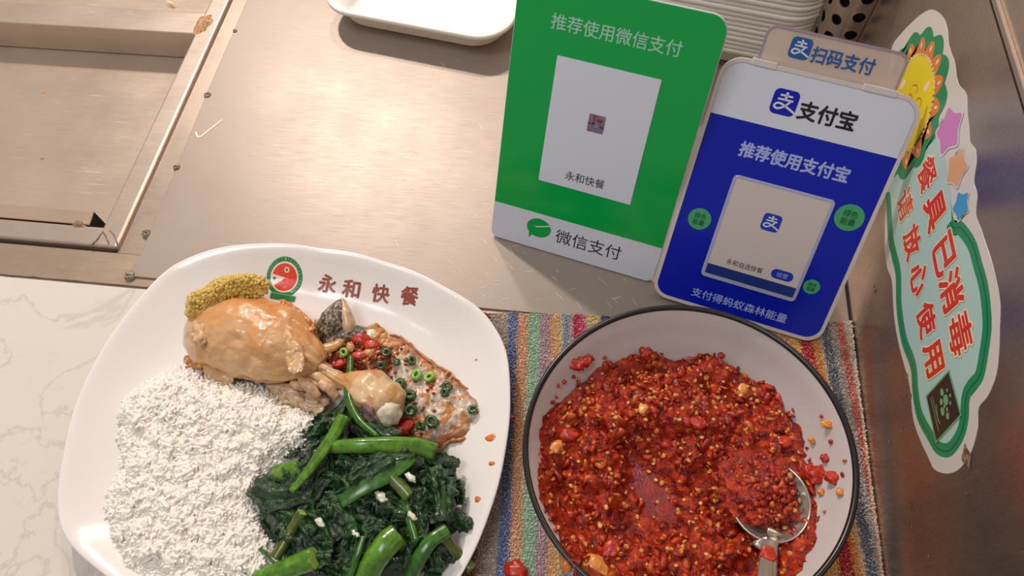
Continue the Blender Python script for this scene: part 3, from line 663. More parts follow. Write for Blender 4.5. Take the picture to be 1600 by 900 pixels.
for q in ((1449, 135), (1412, 132)):
    c_ = fx(*q); own(stk, flat('cheek', circ(c_[0], c_[1], .0022, 20, .0034), SM, .00155, K_cream))
def star(px, py, R, rot, m_):
    c_ = wv(px, py); out = []
    for sc_, mm, t in ((1.14, K_white, .0015), (1.0, m_, .0017)):
        pts = [Vector((c_[0] + (R if k % 2 == 0 else R * .72) * sc_ * math.cos(rot + PI * k / 5), c_[1] + (R if k % 2 == 0 else R * .72) * sc_ * math.sin(rot + PI * k / 5), 0)) for k in range(10)]
        out.append(flat('star_outline' if mm is K_white else 'star', [(p.x, p.y) for p in closed_spline(pts, 5)], SM, t, mm))
    own(stk, *out)
star(1484, 204, .0125, .3, K_pink); star(1496, 263, .0098, 1.0, K_tan); star(1503, 321, .0075, .6, K_sky)
for ch_, px, py, w_ in (('餐', 1451, 271, .0155), ('具', 1463, 327, .0165), ('已', 1477, 398, .0165), ('消', 1489, 453, .0165), ('毒', 1502, 521, .0170), ('请', 1417, 317, .0145), ('放', 1427, 377, .0150), ('心', 1434, 438, .0150), ('使', 1447, 500, .0150), ('用', 1458, 560, .0150)):
    c_ = wv(px, py); cy_ = .1170 if w_ > .0152 else .0905; w_ = w_ * 1.13
    own(stk, text(ch_, SM, c_[0], cy_, w_, w_ * 1.02, .0018, K_cream, None, .078, name='letter_outline'), text(ch_, SM, c_[0], cy_, w_, w_ * 1.02, .0020, K_red, None, .020 if ch_ in '餐毒请' else .036))
dq = [wv(*q) for q in ((1484, 582), (1502, 648), (1465, 689), (1450, 620))]
own(stk, flat('badge_outline', [(p.x, p.y) for p in [Vector(a_) + (Vector(a_) - Vector(wv(1476, 636))).normalized() * .0014 for a_ in dq]], SM, .0019, K_leaf), flat('brown_badge', dq, SM, .0021, K_brown))
bc = Vector(wv(1476, 636))
for k, (px, py, r) in enumerate(((1474, 613, .0020), (1482, 610, .0010), (1487, 618, .0010), (1480, 625, .0028), (1473, 628, .0018), (1475, 643, .0022), (1482, 640, .0011), (1483, 650, .0018), (1487, 630, .0010), (1478, 635, .0011))):
    c_ = wv(px, py); own(stk, flat('leaf_mark', circ(c_[0], c_[1], r, 14, r * .8), SM, .0023, K_leaf))
for pts in ([(1456, 622), (1462, 645), (1469, 674)], [(1465, 632), (1467, 650), (1471, 663)], [(1459, 620), (1465, 645), (1469, 660)]):
    own(stk, stroke([wv(*q) for q in pts], .0005, 'badge_line', SM, .0023, K_leaf))
c_ = wv(1511, 714); own(stk, tag(flat('torn_corner', [(c_[0] + .0052 * math.cos(a) * (1 + .3 * math.sin(3 * a)), c_[1] + .0032 * math.sin(a) * (1 + .3 * math.cos(4 * a))) for a in [2 * PI * i / 24 for i in range(24)]], SM, .0011, K_torn), 'torn corner showing brown glue'))
for k, (px, py, r) in enumerate(((1417, 588, .0016), (1423, 619, .0014), (1409, 671, .0010), (1368, 456, .0013), (1366, 448, .0008), (1389, 690, .0010), (1378, 480, .0008), (1345, 765, .0014), (1424, 787, .0013), (1425, 820, .0009), (1452, 868, .0009), (1511, 772, .0008))):
    c_ = wv(px, py); o = flat('grime_speck', [(c_[0] + r * math.cos(a) * (1 + .4 * math.sin(3 * a + k)), c_[1] + r * 1.3 * math.sin(a)) for a in [2 * PI * i / 12 for i in range(12)]], SM, .0004 if k > 1 else .0011, K_torn)
    tag(o, 'small brown grime specks dried onto the steel wall around the sticker', 'speck', 'grime specks on the steel wall')

# ------------------------------------------------------------------ towel
UX = Vector((P(815, 869, .005) - P(828, 490, .005)).xyz); UX.z = 0; UX.normalize()   # stripe direction (towards the viewer)
UN = Vector((-UX.y, UX.x, 0))
if UN.x < 0: UN = -UN
TO = P(775, 487, .004); TO.z = 0
def tu(px, py): q = P(px, py, .006) - TO; q.z = 0; return q.dot(UN)
stripes = [(-9, (140, 78, 60)), (tu(757, 860), (120, 112, 112)), (tu(776, 500) - .004, (178, 160, 152)), (tu(793, 500), (98, 120, 168)), (tu(808, 500), (214, 162, 124)), (tu(827, 500), (152, 190, 162)), (tu(844, 500), (180, 150, 160)), (tu(861, 500), (226, 176, 124)), (tu(873, 500), (214, 196, 150)), (tu(880, 500), (140, 156, 180)), (tu(890, 500), (182, 172, 168)), (tu(897, 500), (190, 34, 78)), (tu(906, 500), (206, 74, 122)), (tu(914, 500), (206, 178, 144)), (tu(926, 500), (214, 190, 120)), (tu(938, 500), (70, 54, 130)), (tu(954, 500), (214, 190, 130)), (tu(973, 500), (40, 170, 160)), (tu(990, 500), (200, 150, 120))]
x_ = tu(990, 500)
for c_ in ((90, 130, 170), (150, 50, 130), (200, 190, 180), (110, 140, 180), (214, 150, 110), (200, 60, 80), (160, 190, 150), (90, 90, 130), (220, 200, 150), (60, 130, 170)):
    x_ += .0072; stripes.append((x_, c_))
stripes = [s for s in stripes if s[0] < tu(1205, 520)]
stripes += [(tu(1205, 520), (214, 150, 96)), (tu(1236, 530), (220, 176, 90)), (tu(1254, 530), (190, 36, 50)), (tu(1273, 530), (222, 150, 70)), (tu(1282, 530), (214, 186, 150)), (tu(1288, 530), (96, 104, 122)), (tu(1302, 530), (168, 160, 154)), (tu(1314, 530), (196, 96, 82)), (tu(1327, 530), (206, 190, 170))]
sx_ = np.array([s[0] for s in stripes]); sc_ = np.array([lin(*s[1])[:3] for s in stripes])
WU = (P(1341, 524, .005) - TO).dot(UN); LV = .262
def towel_z(u, v): return .0022 + .0006 * npnoise(np.asarray(u), np.asarray(v), 60, 3, 2)
U0, U1 = -.018, WU
nu, nv = 120, 120
ug, vg = np.meshgrid(np.linspace(U0, U1, nu), np.linspace(0, LV, nv))
wob = .0022 * npnoise(vg * 0, vg, 40, 5, 2) * (ug / U1) + np.where(ug > .15, -.10 * np.clip(vg - .10, 0, 1) * (ug - .15) / .05, 0)
topw = .0015 * npnoise(ug, ug * 0, 90, 8, 3)
def towel_pt(u, v):
    wb_ = .0012 * npnoise(v * 0, v, 40, 5, 2); vt = v + .0012 * npnoise(u, u * 0, 90, 8, 3) * np.clip(1 - v / .05, 0, 1)
    x = TO.x + UN.x * (u + wb_) + UX.x * vt; y = TO.y + UN.y * (u + wb_) + UX.y * vt
    return np.minimum(x, WX - .0015), y
xg, yg = towel_pt(ug, vg); zg = towel_z(ug, vg)
vs_t = np.stack([xg, yg, zg], -1).reshape(-1, 3); nb_ = nu * nv
lo_ = vs_t.copy(); lo_[:, 2] = .0003
fsx = [(j * nu + i, j * nu + i + 1, (j + 1) * nu + i + 1, (j + 1) * nu + i) for j in range(nv - 1) for i in range(nu - 1)]
fsx = [f[::-1] for f in fsx] + [tuple(a + nb_ for a in f) for f in fsx]
ring = [i for i in range(nu)] + [j * nu + nu - 1 for j in range(1, nv)] + [(nv - 1) * nu + i for i in range(nu - 2, -1, -1)] + [j * nu for j in range(nv - 2, 0, -1)]
fsx += [(ring[k], ring[(k + 1) % len(ring)], ring[(k + 1) % len(ring)] + nb_, ring[k] + nb_) for k in range(len(ring))]
tw = mesh('striped_towel', np.vstack([vs_t, lo_]).tolist(), fsx, M_terry, None, True); tw.data.update()
def stripe_col(u): return sc_[np.clip(np.searchsorted(sx_, u, side='right') - 1, 0, len(sc_) - 1)]
ca = tw.data.color_attributes.new('col', 'FLOAT_COLOR', 'POINT'); cc = np.ones((2 * nb_, 4)); cc[:, :3] = np.tile(stripe_col(ug.reshape(-1)), (2, 1)) * .75; ca.data.foreach_set('color', cc.reshape(-1))
tag(tw, 'multicoloured striped terry towel lying under the chili bowl', 'towel')
# terry loops
sp = .00135
uu = np.arange(U0, U1, sp); vv_ = np.arange(.0006, LV - .001, sp * 1.15)
LU, LVv = np.meshgrid(uu, vv_); LU = LU.reshape(-1); LVv = LVv.reshape(-1); N = len(LU)
LU = LU + rng.normal(0, .00022, N); LVv = LVv + rng.normal(0, .00032, N)
hem = LVv > .222
px_, py_ = towel_pt(LU, LVv); pz_ = towel_z(LU, LVv)
cb = (.066, .113); keep = (np.hypot(px_ - cb[0], py_ - cb[1]) > .055) & (py_ > -.02) & (px_ < WX - .001) & ~hem
seg = 5; tv, tf = [], []
for i in range(seg + 1):
    a = PI * i / seg * 1.15 - .12; c0_ = (math.cos(a) * .55, 0, math.sin(a) * 1.0)
    for j in range(3):
        b_ = 2 * PI * j / 3; tv.append((c0_[0] + .24 * math.cos(b_) * math.cos(a), .26 * math.sin(b_), c0_[2] + .24 * math.cos(b_) * math.sin(a)))
for i in range(seg):
    for j in range(3): k = (j + 1) % 3; tf.append((i * 3 + j, i * 3 + k, (i + 1) * 3 + k, (i + 1) * 3 + j))
pos = np.stack([px_, py_, pz_ - .0002], -1)[keep]; K = len(pos)
ang = np.stack([rng.normal(0, .45, K), rng.normal(0, .4, K), rng.uniform(-.9, .9, K) + PI / 2 * (rng.random(K) < .5)], -1)
scl = np.ones((K, 3)) * rng.uniform(.0010, .0016, K)[:, None]
cols = (stripe_col((LU + rng.normal(0, .0005, N))[keep]) * .78 + .22 * np.array(lin(206, 188, 168)[:3])) * rng.uniform(1.05, 1.6, K)[:, None]
mixw = rng.random(K)[:, None]; cols = np.where(mixw < .14, cols * .4 + .6 * np.array(lin(235, 222, 205)[:3]), cols)
lp = scatter('loop_pile', tv, tf, euler_mats(pos, ang, scl), np.clip(cols, 0, 1), M_terry); lp['kind'] = 'stuff'; lp.parent = tw
print('loops', K)

# ------------------------------------------------------------------ plate
ppx = [(88, 800), (100, 700), (150, 560), (205, 480), (265, 415), (330, 388), (400, 380), (500, 388), (600, 408), (690, 445), (755, 485), (790, 540), (797, 610), (790, 700), (765, 800)]
RZ = .021; PC = Vector((-.1655, .1215, 0))
wp = [P(*q, RZ) for q in ppx]; wp = [Vector((p.x, p.y, 0)) for p in wp]
angs = sorted([(math.atan2(p.y - PC.y, p.x - PC.x), (p - PC).length) for p in wp])
mir = [((a + PI + PI) % (2 * PI) - PI, r) for a, r in angs if a > .25 and a < PI - .45]
extra = [(a, r) for a, r in mir]
def outline_r():
    al = sorted(angs + [e_ for e_ in extra if e_[0] < -.62 and e_[0] > -PI + .62])
    A = np.array([a for a, r in al]); R_ = np.array([r for a, r in al]); A = np.r_[A - 2 * PI, A, A + 2 * PI]; R_ = np.r_[R_, R_, R_]
    g = np.linspace(-PI, PI, 361)[:-1]; q = np.interp(g, A, R_)
    ker = np.exp(-np.linspace(-2, 2, 17) ** 2); ker /= ker.sum(); q = np.convolve(np.r_[q[-8:], q, q[:8]], ker, 'valid'); return g, q
PG, PR = outline_r()
def prad(a): return np.interp(a, np.r_[PG, PI], np.r_[PR, PR[0]])
PS = [0, .50, .70, .76, .82, .90, .965, .985, 1.0]; PZ = [.0042, .0042, .0046, .0060, .0090, .0142, .0196, .0208, .0205]
def plate_z(x, y):
    a = math.atan2(y - PC.y, x - PC.x); s = math.hypot(x - PC.x, y - PC.y) / float(prad(a)); return float(np.interp(s, PS, PZ))
prof = list(zip([.25, .5, .64, .70, .73, .76, .79, .82, .86, .90, .94, .965, .985, .996, 1.0, .996, .985, .96, .88, .78, .72, .71, .69, .68, .4], [.0042, .0042, .0042, .0046, .0052, .0062, .0075, .0091, .0117, .0144, .0174, .0194, .0205, .0208, .0202, .0193, .0186, .0168, .0108, .0050, .0026, .0008, .0008, .0020, .0020]))
n = 180; vsx = [(PC.x, PC.y, .0042)]; fsx = []
for s, z in prof:
    for i in range(n):
        a = 2 * PI * i / n - PI; r = float(prad(a)); s_ = s
        if s < .8:   # well corners a bit rounder than the rim
            r = r * (1 - .10 * (.8 - s)) if False else r
        vsx.append((PC.x + r * s_ * math.cos(a), PC.y + r * s_ * math.sin(a), z))
for i in range(n): fsx.append((0, 1 + i, 1 + (i + 1) % n))
for k in range(len(prof) - 1):
    for i in range(n): j = (i + 1) % n; fsx.append((1 + k * n + i, 1 + (k + 1) * n + i, 1 + (k + 1) * n + j, 1 + k * n + j))
k = len(prof) - 1; vsx.append((PC.x, PC.y, .002)); fsx += [(len(vsx) - 1, 1 + k * n + (i + 1) % n, 1 + k * n + i) for i in range(n)]
pl = mesh('plate', vsx, fsx, M_plate); tag(pl, 'white rounded-square plate of rice, chicken and greens with a red and green logo', 'plate')
LIFT = lambda p, d=.0004: Vector((p.x, p.y, plate_z(p.x, p.y) + .0001 + d * .4))
def on_plate(px, py):
    z = .012
    for _ in range(6): q = P(px, py, z); z = plate_z(q.x, q.y)
    return P(px, py, z)
K_lred = mat('logo_red', lin(226, 62, 24), .2, coat=.4)[0]; K_lgreen = mat('logo_green', lin(30, 128, 66), .2, coat=.4)[0]; K_lbrown = mat('logo_brown', lin(150, 72, 52), .25, coat=.4)[0]; K_lwhite = mat('logo_white', lin(236, 226, 214), .2, coat=.4)[0]; K_lpale = mat('logo_pale_green', lin(140, 196, 140), .2)[0]
lc = on_plate(445, 434); a_, b_ = on_plate(417, 434), on_plate(473, 434); LR = (b_ - a_).length / 2
tx = on_plate(660, 466) - on_plate(485, 440); lyaw = math.atan2(tx.y, tx.x)
LM = Matrix.Translation((lc.x, lc.y, 0)) @ Matrix.Rotation(lyaw + .02, 4, 'Z')
def pflat(name, outline, d, m_, rings=True):
    bm = bmesh.new(); vs_ = [bm.verts.new(LM @ Vector((p_[0], p_[1], 0))) for p_ in outline]; bm.faces.new(vs_); bmesh.ops.triangulate(bm, faces=bm.faces[:])
    bmesh.ops.subdivide_edges(bm, edges=bm.edges[:], cuts=4, use_grid_fill=True)
    for v in bm.verts: v.co = LIFT(v.co, d)
    for f in bm.faces:
        f.normal_update()
        if f.normal.z < 0: f.normal_flip()
    me = bpy.data.meshes.new(name); bm.to_mesh(me); bm.free(); o = link(name, me, m_, pl, False); return o
pflat('logo_ring', circ(0, 0, LR, 48), .0005, K_lgreen); pflat('logo_white_disc', circ(0, 0, LR * .78, 48), .0007, K_lwhite)
arc = circ(0, 0, LR * .69, 44, None, -PI + .78, PI - .10); vv_r = []
ctr = (LR * .06, 0.0)
for q_ in (1, .66, .33): vv_r += [LIFT(LM @ Vector((ctr[0] + (x - ctr[0]) * q_, ctr[1] + (y - ctr[1]) * q_, 0)), .0009) for x, y in arc]
vv_r.append(LIFT(LM @ Vector((*ctr, 0)), .0009)); na2 = len(arc)
ff_r = [(k * na2 + i, k * na2 + i + 1, (k + 1) * na2 + i + 1, (k + 1) * na2 + i) for k in range(2) for i in range(na2 - 1)] + [(2 * na2 + i, 2 * na2 + i + 1, 3 * na2) for i in range(na2 - 1)]
mesh('logo_red_shape', vv_r, ff_r, K_lred, pl, False)
pflat('logo_eye_ring', circ(LR * .06, LR * .38, LR * .14, 20), .0011, K_lwhite); pflat('logo_eye', circ(LR * .06, LR * .38, LR * .075, 16), .0013, K_lgreen)
pflat('logo_dot', circ(-LR * .55, -LR * .14, LR * .085, 16), .0011, K_lgreen)
pflat('logo_bar', [(-LR * .55, -LR * 1.18), (LR * .85, -LR * 1.18), (LR * .85, -LR * .88), (-LR * .55, -LR * .88)], .0011, K_lgreen)
pflat('logo_bar_line', [(-LR * .55, -LR * .90), (LR * .85, -LR * .90), (LR * .85, -LR * .86), (-LR * .55, -LR * .86)], .0013, K_lpale)
word = 'YONGHECHINESEFASTFOOD'
for i, ch_ in enumerate(word):
    a = PI * 1.02 - (PI * 1.22) * i / (len(word) - 1)
    text(ch_, LM, LR * .89 * math.cos(a), LR * .89 * math.sin(a), LR * .09, LR * .14, 0, K_lpale, pl, 0, a - PI / 2, fn=lambda p: LIFT(p, .0008))
for ch_, px, py in (('永', 512, 444), ('和', 549, 452), ('快', 595, 459), ('餐', 640, 463)):
    q = on_plate(px, py); v = LM.inverted() @ Vector((q.x, q.y, 0))
    text(ch_, LM, v.x, v.y, .0122, .0108, 0, K_lbrown, pl, .030, .0, fn=lambda p: LIFT(p, .0006))

# ------------------------------------------------------------------ mound tools
class Mound:
    def __init__(s, pxs, z0, h, fall, zpx=None, nseed=0, ns=120, na=.15, pw=.6):
        s.poly = [tuple(P(x, y, zpx if zpx is not None else z0)[:2]) for x, y in pxs]
        s.poly = [(p.x, p.y) for p in closed_spline([Vector((*p, 0)) for p in s.poly], 4)]
        s.z0, s.h, s.fall, s.seed, s.ns, s.na, s.pw = z0, h, fall, nseed, ns, na, pw
    def z(s, x, y):
        x = np.asarray(x, float); y = np.asarray(y, float); d = pdist(x, y, s.poly)
        t = np.clip(d / s.fall, 0, 1); return s.z0 + s.h * (np.sin(t * PI / 2) ** s.pw) * (1 + s.na * npnoise(x, y, s.ns, s.seed, 3))
    def sample(s, n, marg=0):
        A = np.array(s.poly); lo, hi = A.min(0), A.max(0); out = np.zeros((0, 2))
        while len(out) < n:
            q = rng.uniform(lo, hi, (n * 2, 2)); q = q[pdist(q[:, 0], q[:, 1], s.poly) > marg]; out = np.vstack([out, q])
        return out[:n]
    def mesh(s, name, m_, step=.001, parent=None, skirt=True, zoff=0):
        A = np.array(s.poly); lo, hi = A.min(0) - step, A.max(0) + step
        xs = np.arange(lo[0], hi[0], step); ys = np.arange(lo[1], hi[1], step); X, Y = np.meshgrid(xs, ys); D = pdist(X, Y, s.poly)
        Zm = s.z(X, Y) + zoff; Zm = np.where(D < step * .8, s.z0 - .001, Zm); ok = D > -step * 1.2
        idx = -np.ones(X.shape, int); idx[ok] = np.arange(ok.sum()); vs_ = np.stack([X[ok], Y[ok], Zm[ok]], -1).tolist(); fs_ = []
        for j in range(X.shape[0] - 1):
            for i in range(X.shape[1] - 1):
                q = (idx[j, i], idx[j, i + 1], idx[j + 1, i + 1], idx[j + 1, i])
                if min(q) >= 0: fs_.append(q)
        return mesh(name, vs_, fs_, m_, parent, True)
def Pm(px, py, zf, k=6, z=.02):
    for _ in range(k): q = P(px, py, z); z = float(zf(q.x, q.y))
    return P(px, py, z)

# ------------------------------------------------------------------ rice
rice_px = [(222, 604), (285, 572), (345, 590), (410, 606), (470, 640), (512, 655), (505, 690), (460, 730), (430, 760), (425, 800), (450, 850), (450, 930), (330, 960), (215, 925), (190, 880), (168, 812), (170, 770), (190, 730), (186, 680), (192, 630)]
rm = Mound(rice_px, .0045, .019, .026, .010, 2, 420, .16)
rb = rm.mesh('cooked_rice', M_ricebed, .0011, None, True, .0005); tag(rb, 'heap of cooked white rice on the left of the plate', 'rice', None, 'stuff')
tv, tf = [], []
rg = [(-1, 0), (-.86, .52), (-.4, .95), (.1, 1.0), (.55, .86), (.9, .45), (1, 0)]
for (x, r) in rg[1:-1]:
    for j in range(6): a = 2 * PI * j / 6; tv.append((x, r * math.cos(a), r * math.sin(a)))
nr = len(rg) - 2
for k in range(nr - 1):
    for j in range(6): jj = (j + 1) % 6; tf += [(k * 6 + j, k * 6 + jj, (k + 1) * 6 + jj), (k * 6 + j, (k + 1) * 6 + jj, (k + 1) * 6 + j)]
tv += [(-1, 0, 0), (1, 0, 0)]; tv = [(x, y + .35 * x * x, z) for x, y, z in tv]
for j in range(6): jj = (j + 1) % 6; tf += [(nr * 6, jj, j), (nr * 6 + 1, (nr - 1) * 6 + j, (nr - 1) * 6 + jj)]
NR = 10000
q = rm.sample(NR, -.0022); qz = rm.z(q[:, 0], q[:, 1]); layer = rng.random(NR)
clump = npnoise(q[:, 0], q[:, 1], 260, 11, 2)
qz = np.maximum(qz + .0020 * clump + rng.uniform(-.0009, .0005, NR), .0052)
yw = npnoise(q[:, 0], q[:, 1], 110, 17, 2) * 3.5 + rng.normal(0, .95, NR)
ang = np.stack([rng.uniform(0, 2 * PI, NR), rng.normal(0, .34, NR), yw], -1)
scl = np.stack([rng.uniform(.0030, .0045, NR), rng.uniform(.00100, .0014, NR), rng.uniform(.00095, .0013, NR)], -1)
g = scatter('rice_grains', tv, tf, euler_mats(np.c_[q, qz], ang, scl), None, M_rice); g['kind'] = 'stuff'; g.parent = rb

# ------------------------------------------------------------------ chicken drumstick
def loft(name, secs, m_, n_len=46, seg=40, bumpa=.06, bs=60, seed=0, colf=None, parent=None, close=True, wr=None):
    """secs: (centre, half-width, half-height)"""
    path = spline([s[0] for s in secs], n_len); rw = interp([s[1] for s in secs], n_len); rh = interp([s[2] for s in secs], n_len)
    vs_, fs_ = [], []; up = Vector((0, 0, 1))
    for i, p in enumerate(path):
        t = (path[min(i + 1, n_len - 1)] - path[max(i - 1, 0)]).normalized(); side = t.cross(up).normalized(); nn = side.cross(t)
        for j in range(seg):
            a = 2 * PI * j / seg; d = side * math.cos(a) * rw[i] + nn * math.sin(a) * rh[i]; q = p + d
            d2 = d * (1 + bumpa * fnoise(q + Vector((seed, 0, 0)), bs, 4) + (wr(i / (n_len - 1), a, q) if wr else 0)); vs_.append(p + d2)
    for i in range(n_len - 1):
        for j in range(seg): k = (j + 1) % seg; fs_.append((i * seg + j, i * seg + k, (i + 1) * seg + k, (i + 1) * seg + j))
    fs_.append(tuple(range(seg))[::-1]); fs_.append(tuple((n_len - 1) * seg + j for j in range(seg)))
    o = mesh(name, vs_, fs_, m_, parent)
    if colf: setcol(o, colf)
    return o
cr_ = thing('chicken_drumstick', P(450, 560, .005), 'braised chicken drumstick with pale glossy skin and bare bone, left end topped with ginger', 'chicken')
A1, A2 = lin(218, 146, 74), lin(224, 184, 138); A3 = lin(216, 206, 192)
def chcol(c):
    n1 = .5 + .9 * fnoise(c, 45, 3); yl = min(max((c.y - .150) / .028, 0), 1); xl = min(max((c.x + .262) / .05, 0), 1)
    t = min(max(n1 * .55 + (1 - yl) * .35, 0), 1); base = [A1[k] * (1 - t) + A2[k] * t for k in range(3)]
    w = max(0, 1.2 - abs(c.x + .249) / .017) * max(0, 1.1 - yl * .8); w = min(1, w * 1.3); return [base[k] * (1 - w * .75) + A3[k] * w * .75 for k in range(3)]
secs = [(P(292, 520, .018), .0015, .0015), (P(299, 520, .018), .0125, .0085), (P(318, 519, .020), .0205, .0130), (P(352, 519, .022), .0255, .0165), (P(392, 524, .024), .0275, .0180), (P(430, 537, .023), .0255, .0170), (P(462, 552, .021), .0205, .0140), (P(487, 566, .019), .0125, .0095), (P(500, 574, .018), .0070, .0055)]
own(cr_, loft('skin_covered_meat', secs, M_chicken, 110, 140, .15, 42, 1.3, chcol, wr=lambda u, a, q: .05 * max(0, u - .55) / .45 * math.sin(a * 13 + 2.5 * noise.noise(q * 90)) + .030 * (1 - abs(noise.noise(q * 70 + Vector((3, 1, 0)))) * 2) * max(0, noise.noise(q * 35) + .3) - (.10 * math.exp(-((u - .26) / .035) ** 2) * max(0, math.sin(a)) ** 2)))
secs = [(P(490, 568, .018), .0030, .0030), (P(530, 592, .018), .0040, .0042), (P(552, 600, .019), .0085, .0085), (P(578, 612, .021), .0142, .0125), (P(600, 627, .020), .0145, .0125), (P(618, 640, .018), .0110, .0095), (P(626, 645, .017), .0050, .0045), (P(629, 647, .0165), .001, .001)]
own(cr_, loft('bone_knuckle', secs, M_chicken, 60, 60, .16, 80, 4.1, wr=lambda u, a, q: .05 * math.sin(a * 9 + 3 * noise.noise(q * 100)) * (1 - u), colf=lambda c: lin(208, 158, 100) if fnoise(c, 60, 2) < .1 else lin(226, 190, 146)))
def blob3(name, c, r, m_, seed, am=.3, fs=1.6, sub=4, scale=(1, 1, 1), rot=0):
    bm = bmesh.new(); bmesh.ops.create_icosphere(bm, subdivisions=sub, radius=1)
    R = Matrix.Rotation(rot, 3, 'Z')
    for v in bm.verts:
        d = v.co.copy(); k = 1 + am * fnoise(d + Vector((seed, seed * .7, 0)), fs, 4); q = d * k; q = Vector((q.x * scale[0], q.y * scale[1], q.z * scale[2])); v.co = Vector(c) + R @ q * r
    return bmo(name, bm, m_, None, True)
own(cr_, tag(blob3('marrow_end', P(580, 636, .0225), .0105, M_purple, 2, .20, 2.2, 4, (.75, 1.3, .85), .5), 'dark purplish cut bone end'))
own(cr_, tag(blob3('cartilage_end', P(606, 641, .0215), .0098, M_bone, 5, .25, 1.5, 4, (.9, 1.0, .8), .3), 'pale cartilage end'))
for k, (a, c, r) in enumerate((((466, 562), (545, 590), .0021), ((470, 572), (532, 606), .0026), ((462, 580), (520, 614), .0022), ((478, 556), (520, 574), .0018), ((468, 590), (500, 620), .0028), ((455, 598), (478, 606), .0026), ((500, 596), (528, 622), .0030), ((474, 566), (505, 600), .0022))):
    pa, pb = P(*a, .021 - .0015 * (k % 3)), P(*c, .017 - .001 * (k % 4)); mid = (pa + pb) / 2 + Vector((0, 0, .002)) + Vector((random.uniform(-1, 1), random.uniform(-1, 1), 0)) * .001
    path = spline([pa, mid, pb], 18); v_, f_ = tube(path, [r * (.5 + .6 * math.sin(PI * (i + 2) / 21)) for i in range(18)], 9, .75, .35, k, 2); own(cr_, mesh('meat_shred', v_, f_, M_meat))
def flap(name, pxs, z, m_, seed, thick=.0012, amp=.0015, step=.0008, h=.001, zf=None, colf=None):
    md = Mound(pxs, z, h, .003, z, seed, 180, .3); A = np.array(md.poly); 
    poly = [Vector((x + .0006 * fnoise(Vector((x, y, seed)), 500, 2), y + .0006 * fnoise(Vector((y, x, seed)), 500, 2), 0)) for x, y in md.poly]
    bm = bmesh.new(); vs_ = [bm.verts.new(p) for p in poly]; f = bm.faces.new(vs_); bmesh.ops.triangulate(bm, faces=bm.faces[:])
    bmesh.ops.subdivide_edges(bm, edges=bm.edges[:], cuts=4, use_grid_fill=True)
    cx_, cy_ = A.mean(0)
    for v in bm.verts:
        base = zf(v.co.x, v.co.y) if zf else z; v.co.z = base + amp * fnoise(v.co + Vector((seed, 0, 0)), 130, 3)
    o = bmo(name, bm, m_, None, True); s_ = o.modifiers.new('s', 'SOLIDIFY'); s_.thickness = thick; s_.offset = 0
    if colf: setcol(o, colf)
    return o
own(cr_, tag(flap('skin_flap', [(318, 562), (345, 556), (366, 566), (364, 598), (345, 601), (325, 596)], .017, M_chicken, 3, .0018, .0022, colf=lambda c: lin(216, 150, 78) if c.y < .127 else lin(222, 178, 130)), 'loose flap of orange skin hanging over the rice'))
own(cr_, flap('skin_flap', [(292, 558), (318, 562), (316, 576), (300, 574), (290, 568)], .016, M_chicken, 5, .0022, .003, colf=lambda c: lin(206, 138, 66)))
own(cr_, flap('skin_flap', [(440, 468), (470, 486), (492, 508), (486, 520), (462, 512), (446, 496)], .027, M_chicken, 8, .0028, .003, colf=lambda c: lin(212, 136, 58)))
own(cr_, flap('skin_flap', [(452, 532), (470, 540), (476, 572), (466, 584), (452, 580), (446, 556)], .0335, M_chicken, 11, .002, .002, colf=lambda c: lin(216, 172, 124)))
own(cr_, tag(blob3('torn_meat', P(317, 522, .034), .0085, M_meat, 12, .5, 2.2, 4, (.8, 1.1, .45), .3), 'patch of torn meat where the skin is open'))
own(cr_, tag(blob3('meat_scrap', P(452, 614, .012), .009, M_fishflesh, 14, .45, 2.0, 4, (1.5, .8, .5), -.3), 'soft scraps lying under the bone'), blob3('meat_scrap', P(490, 628, .011), .008, M_fishflesh, 15, .45, 2.0, 4, (1.3, .9, .5), -.5))
# ginger
gpx = [(292, 480), (300, 462), (322, 450), (345, 435), (378, 431), (405, 432), (417, 448), (400, 458), (370, 464), (340, 478), (312, 492), (296, 494)]
gm_ = Mound(gpx, .030, .009, .010, .032, 4, 200, .3)
gb_ = gm_.mesh('minced_ginger', M_ginger, .0009); tag(gb_, 'yellow minced ginger heaped on the end of the drumstick', 'ginger', None, 'stuff')
iv, if_ = ico(1)
q = gm_.sample(1100, -.0015); qz = gm_.z(q[:, 0], q[:, 1]) + rng.uniform(-.0012, .0016, 1100)
ang = rng.uniform(0, 2 * PI, (1100, 3)); scl = rng.uniform(.0007, .0019, (1100, 3))
g = scatter('ginger_crumbs', iv, if_, euler_mats(np.c_[q, qz], ang, scl), None, M_ginger); g['kind'] = 'stuff'; g.parent = gb_

# ------------------------------------------------------------------ fried egg and fish
epx = [(598, 528), (618, 522), (640, 536), (668, 560), (700, 580), (722, 600), (745, 618), (770, 642), (782, 662), (752, 670), (728, 684), (700, 688), (684, 700), (650, 688), (628, 668), (604, 640), (586, 600), (580, 560)]
em = Mound(epx, .0060, .0085, .022, .010, 6, 160, .35)
def ecol(c):
    d = float(pdist(np.array(c.x), np.array(c.y), em.poly)); lowr = min(max((.128 - c.y) / .03, 0), 1); t = min(max(d / (.0065 + .008 * lowr), 0), 1); n1 = fnoise(c, 150, 3); t = min(max(t + n1 * .55, 0), 1)
    br, wh = lin(168, 86, 30), lin(216, 202, 182); 
    if n1 > .12: wh = lin(206, 140, 84)
    return [br[k] * (1 - t) + wh[k] * t for k in range(3)]
eg = em.mesh('fried_egg', M_egg, .0007); setcol(eg, ecol); tag(eg, 'glossy fried egg with crisp brown lacy edge, right of the drumstick', 'fried egg')
for v in eg.data.vertices: v.co.z += .0012 * fnoise(v.co, 260, 3)
v_, f_ = [], []
path = closed_spline([Vector((x, y, 0)) for x, y in em.poly[::4]], 6)
